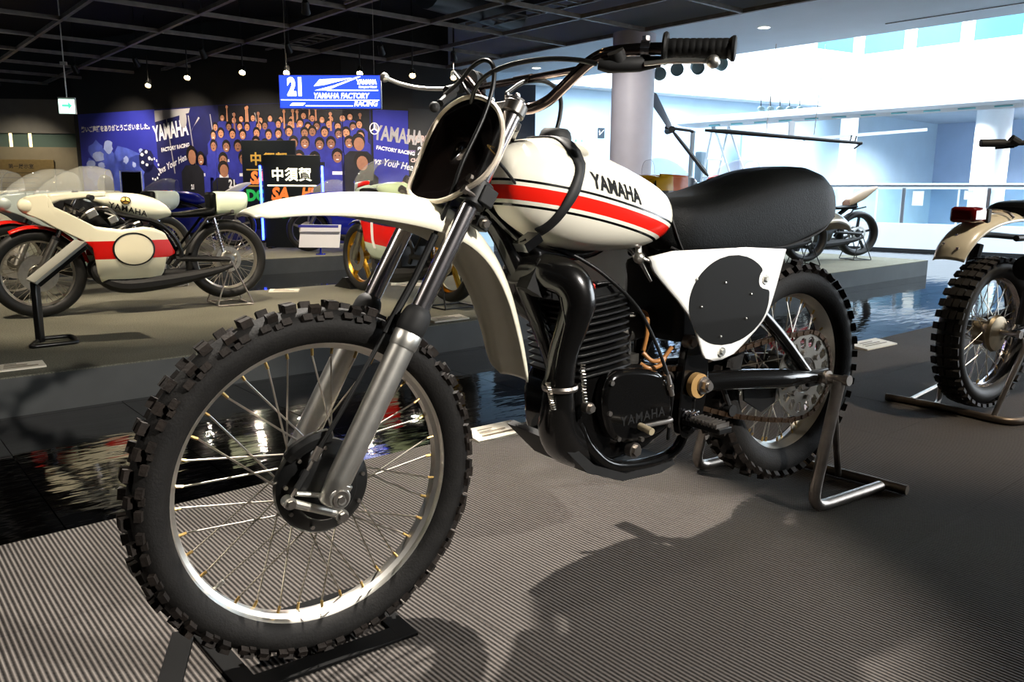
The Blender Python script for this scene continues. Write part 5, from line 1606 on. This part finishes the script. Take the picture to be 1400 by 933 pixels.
for a in (90, 210, 330):
    q = R(a)
    shape(g, [(c[0]-.012*math.sin(q), c[1]+.012*math.cos(q)), (c[0]+.06*math.cos(q)-.008*math.sin(q), c[1]+.075*math.sin(q)+.008*math.cos(q)), (c[0]+.06*math.cos(q)+.008*math.sin(q), c[1]+.075*math.sin(q)-.008*math.cos(q)), (c[0]+.012*math.sin(q), c[1]-.012*math.cos(q))], .0206)
obj('round_emblem', g, WHP, b3, smooth=0, weld=False)
b4 = sheet('badge_poster', sD+.01, s_of(660), .1, ZT-.04, mat('poster_dark', (.16, .16, .165), .6, var=.15, vscale=3), .014)
tag(b4, 'dark grey poster with a white winged badge and number 21', 'poster')
PNK = mat('print_pinkish', (.74, .66, .64), .6)
wall_text('WORLD', s_of(574), 1.68, .14, PNK, b4, .018, bold=.008, squash=.85)
wall_text('21', s_of(576), 1.50, .16, WHP, b4, .018, bold=.008)
wall_text('CHAMPION', s_of(577), 1.36, .075, PNK, b4, .018, bold=.005)
g = G()
for q in (-1, 1):
    shape(g, [(s_of(576)+q*.12, 1.49), (s_of(576)+q*.26, 1.49), (s_of(576)+q*.26, 1.515), (s_of(576)+q*.12, 1.515)], .0185)
obj('badge_bars', g, mat('print_mauve', (.45, .38, .55), .6), b4, smooth=0, weld=False)
# ================================================================== lit signs
def panel_thing(name, label, cat, loc, yaw, tilt=0, group=None):
    t = thing(name, label, cat, loc, 0, group)
    t.rotation_euler = (tilt, 0, yaw)
    return t
SIGNB = mat('backlit_blue', (.10, .20, .80), .4, emit=(.16, .27, .95), estr=1.1)
SIGNW = mat('backlit_white', (.95, .97, 1.0), .4, emit=(.95, .97, 1), estr=2.2)
hs = panel_thing('hanging_sign', 'backlit blue hanging sign with number 21 and team name', 'sign', (-2.075, 9.45, 1.99), R(-2))
W_, H_ = 1.16, .37
obj('sign_box', G().box((0, .03, 0), (W_, .06, H_)), mat('sign_frame', (.60, .66, .82), .4), hs, bevel=.004)
obj('lit_face', G().box((0, -.002, 0), (W_-.02, .006, H_-.02)), SIGNB, hs)
def flat_text(parent, txt, x, z, size, m, bold=0, shear=0, squash=1.0, spacing=1.0, y=-.007, name='lettering'):
    me = text_mesh(txt, size, bold, shear, spacing, squash=squash)
    me.transform(frame_xf((x, y, z), (1, 0, 0), (0, 0, 1)))
    return obj(name, me, m, parent)
flat_text(hs, '21', -.385, .045, .26, SIGNW, .014, 0, .72)
flat_text(hs, 'YAMAHA FACTORY', .125, -.045, .082, SIGNW, .0025, .2, .86)
flat_text(hs, 'RACING', .405, -.128, .082, SIGNW, .0025, .2, .86)
flat_text(hs, 'YAMAHA', .42, .105, .068, SIGNW, .004, .1, .80)
flat_text(hs, 'Revs your Heart', .43, .055, .03, SIGNW, .002, .3)
g = G()
def fl_shape(g, poly, y=-.0075):
    g.add([(a, y, b) for a, b in poly], [tuple(range(len(poly)))])
fl_shape(g, [(-.18, .06), (-.11, .135), (.26, .15), (-.06, .075)])
fl_shape(g, [(-.17, .015), (.05, .07), (.32, .165), (.36, .165), (.08, .06), (-.03, .015)])
fl_shape(g, [(-.03, .012), (.55, .012), (.55, .022), (-.03, .022)])
fl_shape(g, [(-.56, -.085), (.56, -.085), (.56, -.092), (-.56, -.092)])
fl_shape(g, [(-.46, -.15), (-.43, -.122), (-.28, -.122), (-.31, -.15)])
fl_shape(g, [(-.28, -.148), (.26, -.148), (.26, -.156), (-.28, -.156)])
obj('sign_graphics', g, SIGNW, hs, smooth=0, weld=False)
for x in (-.5, .5):
    obj('hanging_wire', G().tube([(x, .03, H_/2), (x, .03, 1.72)], .0025, 6), STEEL, hs)
# pit board with blue light tubes
TUBE = mat('blue_tube', (.75, .85, 1), .3, emit=(.12, .22, 1.0), estr=9)
def pit_board(loc, yaw, label, lit, up=0.0):
    t = panel_thing('pit_board', label, 'board', loc, yaw)
    t.scale = (1.14, 1.14, 1.14)
    if up:
        for x in (-.3, .3):
            obj('board_leg', G().box((x, .03, -up/2), (.03, .03, up+.1)), BLACKM, t)
    obj('board', G().box((0, 0, .62), (.78, .03, 1.24)), mat('board_dark', (.07, .09, .10), .4), t, bevel=.005)
    wm = mat('board_white', (.97, .97, .88), .4, emit=(.97, .97, .85), estr=.7) if lit else mat('board_gold', (.72, .58, .24), .5)
    om, gm = mat('board_orange', (.93, .50, .22), .5, emit=(.93, .45, .2), estr=.25), mat('board_green', (.16, .68, .30), .5, emit=(.1, .6, .25), estr=.2)
    flat_text(t, '中須賀', 0, .97, .185, wm, .005, 0, .95, 1.12, -.018)
    g = G()
    for z in (.835, .61):
        g.box((0, -.017, z), (.66, .004, .02))
    obj('board_rule', g, wm, t, smooth=0, weld=False)
    flat_text(t, 'SA', -.17, .715, .23, om, .012, .2, .9, 1, -.018)
    flat_text(t, 'HI', .20, .735, .17, om, .010, .2, .9, 1, -.018)
    flat_text(t, 'DO', -.20, .47, .21, gm, .012, 0, .9, 1, -.018)
    if lit:
        for x in (-.42, .42):
            obj('light_tube', G().tube([(x, -.02, .10), (x, -.02, 1.10)], .016, 10), TUBE, t)
            obj('tube_bracket', G().box((x, .0, .09), (.05, .05, .06)).box((x, 0, 1.12), (.05, .05, .06)), BLACKM, t, weld=False)
    for x in (-.3, .3):
        obj('board_foot', G().box((x, .02, -up), (.06, .3, .02)), BLACKM, t)
    return t
pit_board((-3.42, 12.70, .012), R(0), 'lit pit board with white Japanese name, orange and green letters and blue tubes', True)
pit_board((-3.92, 13.25, .262), R(-4), 'unlit pit board with gold Japanese name behind the lit pit board', False, .22)
# information card on a stand
ic = panel_thing('information_card', 'white information card with blue heading tilted on a foot', 'card', (-2.72, 11.45, 0), R(-4))
rt_ = Matrix.Rotation(R(-22), 3, 'X')
obj('card_board', G().box((0, 0, .26), (.58, .012, .34), rt_), mat('card_white', (.94, .94, .96), .5), ic)
obj('card_heading', G().box((0, -.066, .40), (.57, .012, .035), rt_), BANB, ic)
obj('card_picture', G().box((-.10, .050, .155), (.18, .012, .085), rt_), DARKP, ic)
obj('card_picture', G().box((.13, .050, .155), (.19, .012, .085), rt_), mat('print_grey', (.6, .6, .6)), ic)
obj('card_foot', G().cyl((0, 0, 0), (0, 0, .012), .07, 20).tube([(0, 0, .01), (0, .02, .14)], .014, 8), BLUE, ic, weld=False)
# exit sign on a rod
es = panel_thing('exit_sign', 'small hanging exit sign with pale green arrow', 'sign', (-6.05, 11.3, 2.0), R(8))
obj('sign_case', G().box((0, .02, 0), (.22, .04, .22)), WHITE, es, bevel=.004)
obj('lit_face', G().box((0, -.002, -.01), (.20, .006, .18)), mat('exit_glow', (.9, 1, .95), .4, emit=(.85, 1, .93), estr=1.6), es)
g = G()
fl_shape(g, [(-.06, -.015), (.02, -.015), (.02, -.05), (.07, 0), (.02, .05), (.02, .015), (-.06, .015)], -.006)
obj('arrow', g, mat('exit_green', (.35, .85, .62), .4, emit=(.3, .85, .6), estr=.9), es, smooth=0)
obj('hanging_rod', G().tube([(0, .02, .1), (0, .02, 1.71)], .008, 8), ALU, es)
obj('ceiling_plate', G().box((0, .02, .55), (.08, .05, .04)), ALU, es)
# stone wall details: plaque and glazed slot
pq = panel_thing('wall_plaque', 'bronze coloured wall plaque with dark text lines', 'plaque', (-9.90, 16.58, .86), R(3.2))
obj('plate', G().box((0, 0, 0), (1.28, .03, 1.2)), mat('plaque_bronze', (.50, .43, .28), .4, .5, var=.1), pq, bevel=.004)
flat_text(pq, '第一展示室', 0, .46, .10, BLACKM, .001, y=-.017)
g = G()
for k in range(8):
    g.box((-.1+.02*(k % 3), -.016, .34-.10*k), (.9-.12*((k*7) % 5)/2, .004, .012))
obj('text_line', g, mat('plaque_ink', (.25, .21, .13), .6), pq, smooth=0, weld=False, kind='stuff')
sl = struct('window_slot', G().box((0, 0, 0), (5.9, .02, .272)), mat('slot_glass', (.30, .36, .33), .1, spec=.8), 'glazed slot in the stone wall', room_frame=False)
sl.location = (-11.7, 16.575, 1.845); sl.rotation_euler = (0, 0, math.atan2(.34, 6.09))
for x in (-10.77, -10.45, -10.10, -9.72):
    obj('lit_strip', G().box((x+11.7, -.014, 0), (.055, .01, .268)), mat('warm_strip', (1, .9, .65), .4, emit=(1, .88, .6), estr=1.4), sl)
# ================================================================== captions on the carpets and the black caption stand
CARD = mat('caption_card', (.86, .83, .76), .6)
def floor_card(x, y, yaw, w, d, label):
    o = obj('caption_card', G().prism([(-d/2, 0), (d/2, 0), (d/2, .02), (-d/2, .008)], lambda a, b, q: (q, a, b), -w/2, w/2), CARD)
    o.location = (x, y, .0); o.rotation_euler = (0, 0, yaw)
    tag(o, label, 'card')
    if w > .2:
        g = G()
        for k in range(3):
            g.box((-.02*k, -.03+.022*k, .0145+.004*k), (w*.7-.05*k, .006, .0012), Matrix.Rotation(R(9.5), 3, 'X'))
        obj('text_line', g, mat('caption_ink', (.45, .40, .32), .6), o, smooth=0, weld=False, kind='stuff')
    return o
floor_card(-.06, 2.93, ANG-R(2), .24, .12, 'cream caption card on the carpet behind the motocross front wheel')
floor_card(2.17, 4.78, ANG-R(3), .34, .14, 'cream caption card at the carpet edge beyond the motocross rear wheel')
floor_card(-.46, 5.66, ANG, .30, .12, 'pale caption card on the long platform below the gold wheeled racer')
floor_card(-2.50, 4.0, ANG, .22, .10, 'pale caption card on the platform edge in front of the white and red racer')
floor_card(-1.02, 7.75, R(8), .30, .10, 'pale caption card beside the black wedge chock')
floor_card(-2.05, 7.2, R(8), .26, .10, 'pale caption card behind the rear wheel of the white and red racer')
cs = thing('caption_stand', 'black steel caption stand with slanted brushed plate on the long platform', 'stand', (-2.80, 4.72, 0), 0)
BB = mat('stand_black', (.04, .04, .04), .35)
obj('foot_loop', G().tube(bend([(.0, -.05, .012), (.06, -.23, .012), (.245, -.06, .012), (.10, .14, .012), (-.05, .02, .012)], .04), .013, 8), BB, cs, smooth=60)
obj('post', G().beam((0, -.02, .0), (-.01, .0, .36), .035, .05, up=(0, 1, 0)), BB, cs, bevel=.006)
cp_ = Matrix((Vector((.68, .30, .62)).normalized(), Vector((-.66, .75, 0)).normalized(), Vector((.68, .30, .62)).normalized().cross(Vector((-.66, .75, 0)).normalized()))).transposed()
obj('caption_plate', G().box((.105, .04, .475), (.36, .24, .018), cp_), mat('plate_silver', (.66, .66, .62), .4), cs, bevel=.003)
obj('plate_back', G().box((.115, .045, .455), (.34, .22, .022), cp_), BB, cs, bevel=.003)
# stone-like display lectern and small machine parts behind the white racer
lt = thing('display_lectern', 'black framed display panel on a lectern behind the white and red racer', 'display', (-4.85, 10.45, 0), R(5))
obj('panel', G().box((0, 0, .92), (.24, .05, .38)), mat('lectern_black', (.06, .055, .05), .4), lt, bevel=.006)
obj('panel_frame', G().tube([(-.13, -.03, .73), (-.13, -.03, 1.12), (.13, -.03, 1.12), (.13, -.03, .73)], .008, 6), ALU, lt)
obj('post', G().tube([(0, 0, 0), (0, 0, .74)], .03, 10).cyl((0, 0, 0), (0, 0, .015), .15, 24), BB, lt, weld=False)
# ================================================================== aircraft and spot cluster in the atrium
ac = thing('ultralight_aircraft', 'white high winged ultralight aircraft with aqua wing ribs standing by the atrium', 'aircraft', room(13.2, 8.1, -.2), ANG)
FAB = mat('wing_fabric', (.95, .96, .97), .5)
rings = []
for v_, z_, ch_ in ((2.6, 2.46, .3), (2.45, 2.45, .6), (2.0, 2.43, .95), (-2, 2.43, 1.0), (-7, 2.43, 1.0)):
    rings.append([(.4-ch_*.5+ch_*a, v_, z_+ch_*b) for a, b in ((0, 0), (.04, .07), (.25, .14), (.6, .10), (1, 0), (.6, -.05), (.25, -.09), (.04, -.05))])
wg = obj('wing', G().loft(rings), FAB, ac, smooth=40)
for k in range(14):
    obj('wing_rib', G().box((.0, 1.5-.5*k, 2.375), (.03, .24, .05)), mat('rib_aqua', (.55, .85, .88), .5), wg)
obj('fuselage', G().tube(spline([(.3, 2.1, .75), (.35, 1.4, .7), (.4, .6, .72), (.4, -.2, .85)], 4), [.12, .2, .27, .31, .33, .33, .31, .28, .24, .2, .16, .12, .1], 16), FAB, ac)
for (a, b) in (((.1, 1.9, .8), (.1, 1.6, 2.4)), ((.6, 1.9, .8), (.6, 1.6, 2.4)), ((.1, .9, .9), (.1, 1.6, 2.4)), ((.6, .9, .9), (.6, 1.6, 2.4)), ((.1, 1.72, 1.75), (.6, 1.70, 1.75)), ((.1, 1.78, 1.4), (.1, 1.3, 1.4)), ((.1, 1.4, .65), (.0, 1.45, .12)), ((.6, 1.4, .65), (.7, 1.45, .12)), ((.4, 0, .75), (.4, -.1, .1))):
    obj('strut', G().tube([a, b], .022, 8), FAB, ac)
for p_ in ((-.02, 1.45, .13), (.72, 1.45, .13), (.4, -.1, .13)):
    obj('landing_wheel', G().lathe([(.06, -.03), (.12, -.035), (.13, 0), (.12, .035), (.06, .03)], p_, (1, 0, 0), 20, closed=True), BLACKM, ac)
obj('engine_block', G().box((.3, 1.98, 1.6), (.25, .16, .6)), mat('rib_grey', (.55, .62, .66), .5), ac, bevel=.03)
def blade(g, a, b, w0, w1):
    a, b = Vector(a), Vector(b)
    d = (b-a).normalized(); s = d.cross(Vector((.3, -.8, .2))).normalized()
    rr = []
    for t, wq in ((0, w0*.5), (.12, w0), (.5, (w0+w1)/2), (.9, w1), (1, w1*.4)):
        c = a+(b-a)*t
        n_ = d.cross(s)
        rr.append([c-s*wq, c+n_*.012, c+s*wq, c-n_*.012])
    return g.loft(rr)
pc = Vector((2.30, 12.1, 1.80))
pr = thing('propeller', 'large grey and black propeller blade crossing the aircraft nose', 'propeller', pc, 0)
obj('blade', blade(G(), (0, 0, .0), (-.33, 0, .52), .05, .085), mat('blade_grey', (.45, .47, .50), .4), pr)
obj('blade', blade(G(), (0, 0, .0), (.57, 0, -.66), .03, .04), BLACKM, pr)
obj('hub', G().cyl((0, -.05, 0), (0, .3, 0), .05, 14), BLACKM, pr)
obj('drive_arm', G().tube([(-.09, 0, .03), (.30, .15, .0), (.38, .2, -.02)], .022, 8), BLACKM, pr)
obj('mast', G().tube([(.36, .2, .0), (.33, .25, -2.0)], .035, 8), mat('rib_grey', (.5, .5, .5)), pr)
obj('mast_foot', G().cyl((.33, .25, -2.0), (.33, .25, -1.985), .25, 20), mat('rib_grey', (.5, .5, .5)), pr)
rb = thing('rotor_boom', 'long thin black rotor boom below the white wing', 'rotor', (2.78, 12.05, 1.79), 0)
obj('boom', G().tube([(0, 0, 0), (.3, .05, -.01), (2.33, .1, -.16)], [.02, .035, .022], 8), BLACKM, rb)
obj('boom_tip', G().tube([(2.15, .1, -.15), (2.17, .1, -.05)], .01, 6).tube([(2.22, .1, -.15), (2.24, .1, -.06)], .01, 6).tube([(2.33, .1, -.16), (2.22, .1, -.24)], .012, 6), BLACKM, rb, weld=False)
for x in (.9, 1.6):
    obj('support_wire', G().tube([(x, .05, -.05), (x+.05, .0, 1.2)], .006, 6), STEEL, rb)
obj('white_vane', G().beam((1.55, .3, -.10), (3.45, .5, .07), .06, .045), FAB, rb)
obj('vane_post', G().box((1.35, .3, .06), (.08, .06, .2)), FAB, rb)
fx = [(-.62, .0), (-.36, .05), (-.06, -.08), (.10, .0)]
for k, (px, py) in enumerate(((903, 100), (925, 94), (952, 92), (983, 87))):
    d = _r2*((px-700)/FPX)-_u2*((py-466.5)/FPX)+_fwd
    P_ = Vector((0, 0, CAMZ))+d*(13.2/d.y)
    t = thing('stage_spotlight', 'round stage spotlight hanging high in the atrium', 'spotlight', P_, 0, 'atrium stage spotlights')
    obj('lamp_can', G().lathe([(0, -.12), (.07, -.11), (.09, 0), (.105, .1), (.10, .1), (.085, .02), (0, .0)], (0, 0, 0), (-.3+.2*k, -1, -.25), 18), mat('lamp_grey', (.56, .64, .64), .5), t)
    obj('yoke', G().tube([(0, .05, .0), (0, .03, .3), (0, .03, 1.1)], .012, 6), BLACKM, t)
for k, px in enumerate((1040, 1053, 1066, 1079, 1093)):
    d = _r2*((px-700)/FPX)-_u2*((150-466.5)/FPX)+_fwd
    P_ = Vector((0, 0, CAMZ))+d*(18.2/d.y)
    t = thing('stage_spotlight', 'small round spotlight on the rail below the balcony', 'spotlight', P_, 0, 'spotlights below the balcony')
    obj('lamp_can', G().lathe([(0, -.08), (.06, -.07), (.08, .06), (.072, .06), (0, .0)], (0, 0, 0), (-.1, -1, -.3), 16), mat('lamp_grey', (.4, .4, .4)), t)
    obj('yoke', G().tube([(0, .0, .0), (0, .0, .28)], .010, 6), BLACKM, t)
# signs on the pale far wall
def wall_sign(px, py, w, h, m, label):
    d = _r2*((px-700)/FPX)-_u2*((py-466.5)/FPX)+_fwd
    P_ = Vector((0, 0, CAMZ))
    # hit the far wall plane
    a = room(10.9, 12.65); b = room(20.0, 10.9)
    e = (b-a).normalized(); n_ = Vector((e.y, -e.x, 0))
    t_ = (a+n_*.007-P_).dot(n_)/d.dot(n_)
    t = thing('wall_sign', label, 'sign', P_+d*t_, math.atan2(e.y, e.x))
    obj('plate', G().box((0, 0, 0), (w, .015, h)), m, t, bevel=.003)
    return t
t = wall_sign(822, 182, .17, .21, mat('sign_slate', (.16, .22, .27), .5), 'dark square pictogram sign on the pale wall')
g = G()
fl_shape(g, [(-.06, .06), (-.045, .06), (-.045, -.02), (.06, .07), (.07, .06), (-.05, -.05), (-.06, -.04)], -.009)
fl_shape(g, [(-.07, .015), (-.03, .015), (-.03, .03), (-.07, .03)], -.009)
obj('pictogram', g, WHP, t, smooth=0, weld=False)
t = wall_sign(791, 197, .17, .19, mat('sign_pale', (.90, .96, .95), .5), 'pale green exit pictogram sign on the pale wall')
g = G()
for x in (-.07, .07):
    fl_shape(g, [(x-.012, -.09), (x+.012, -.09), (x+.012, -.04), (x-.012, -.04)], -.009)
    fl_shape(g, [(x-.012, .04), (x+.012, .04), (x+.012, .09), (x-.012, .09)], -.009)
obj('pictogram', g, mat('sign_green', (.25, .62, .48), .5), t, smooth=0, weld=False)
# ================================================================== exhibition spotlights (fixtures carry their own lamps)
GLOW = mat('spot_glow', (1, .86, .6), .4, emit=(1.0, .86, .62), estr=40)
def spotlight(loc, target, energy, size=60, blend=.5, col=(1, .86, .68), rad=.035, label='black track spotlight hanging from the ceiling grid', grp='ceiling track spotlights', top=3.71):
    loc, target = Vector(loc), Vector(target)
    t = thing('track_spotlight', label, 'spotlight', loc, 0, grp)
    d = (target-loc).normalized()
    obj('lamp_head', G().lathe([(.0, -.10), (.03, -.10), (.04, -.08), (.045, .0), (.052, .045), (.047, .045), (.042, .01)], (0, 0, 0), d, 20), BLACKS, t)
    obj('lens', G().cyl(d*.012, d*.016, .038, 16), GLOW, t)
    if top > loc.z:
        obj('stem', G().cyl((0, 0, .02), (0, 0, top-loc.z+.02), .01, 8), BLACKS, t)
    if energy:
        l = bpy.data.lights.new('spot_lamp', 'SPOT')
        l.energy = energy; l.color = col; l.spot_size = R(size); l.spot_blend = blend; l.shadow_soft_size = rad
        o = bpy.data.objects.new('spot_lamp', l)
        COL.objects.link(o); o.parent = t
        o.location = d*.03
        o.rotation_euler = d.to_track_quat('-Z', 'Y').to_euler()
    return t
# on the white motocross motorcycle
spotlight((-.35, 2.95, 2.86), (-.27, 1.95, 0), 470, 43, .35, (1, .93, .84), label='track spotlight behind the motocross motorcycle, aimed at it', grp='spotlights on the motocross motorcycle')
spotlight((3.0, -.6, 2.86), (-.02, 1.75, .55), 620, 31, .45, (1, .95, .88), label='track spotlight in front of the motocross motorcycle, aimed at its tank', grp='spotlights on the motocross motorcycle')
spotlight((-1.9, .5, 2.86), (-.4, 1.5, .35), 60, 26, .6, (1, .93, .84), label='track spotlight by the front wheel of the motocross motorcycle', grp='spotlights on the motocross motorcycle')
spotlight((2.9, 2.4, 2.86), (2.1, 3.6, .4), 120, 60, .5, label='track spotlight above the trials motorcycle')
spotlight((.4, 8.3, 2.86), (1.6, 11.2, 1.4), 200, 50, .7, col=(1, .95, .92), label='track spotlight aimed at the grey round column')  # extra lamp, only there to lift the dark column
# on the racing motorcycles
for (x, y, tx_, ty_, e, wh) in ((-3.6, 4.2, -2.9, 6.0, 200, 'front wheel of the white and red racer'), (-1.9, 5.2, -2.2, 6.6, 160, 'tail of the white and red racer'), (-.2, 5.4, -.9, 7.0, 140, 'gold wheeled racer'), (-4.6, 5.6, -3.8, 7.4, 130, 'silver grey racer'), (2.6, 8.2, 3.6, 10.2, 120, 'red number 17 racer')):
    spotlight((x, y, 2.86), (tx_, ty_, .5), e, 66, .6, label='track spotlight aimed at the '+wh, grp='spotlights on the racing motorcycles')
# row of small spots over the back platform; their lenses show as warm dots
for (x, y) in ((-6.10, 14.0), (-5.05, 13.0), (-4.0, 12.4), (-3.35, 12.4), (-2.27, 12.4), (-1.52, 12.6), (-.92, 12.8)):
    spotlight((x, y, 2.62), (x+.25, y-1.9, .5), 45, 100, .7, label='small track spotlight over the back platform with glowing lens', grp='spotlights over the back platform')
spotlight((-2.3, 9.4, 2.86), (-2.8, 11.9, .5), 170, 55, .6, label='track spotlight aimed at the lit pit board and information card', grp='spotlights over the back platform')  # extra lamp so the card and bikes are lit from the front
# wall washers added to brighten the banners
for (x, y) in ((-7.4, 14.2), (-6.0, 13.4), (-4.6, 12.5), (-3.2, 12.0), (-1.9, 12.1), (-.9, 12.6)):
    spotlight((x, y, 2.86), (x+.15, y+1.9, .9), 130, 78, .8, label='wall washing spotlight above the ceiling grid, aimed at the banners', grp='spotlights on the banners')
spotlight((-9.3, 15.1, 2.75), (-9.9, 16.6, .7), 110, 80, .8, label='bright track spotlight over the stone wall', grp='spotlights on the stone wall')
gl = spotlight((-8.95, 14.2, 2.62), (-4.0, 6.0, 1.2), 20, 60, .8, label='glaring track spotlight beside the stone wall', grp='spotlights on the stone wall')
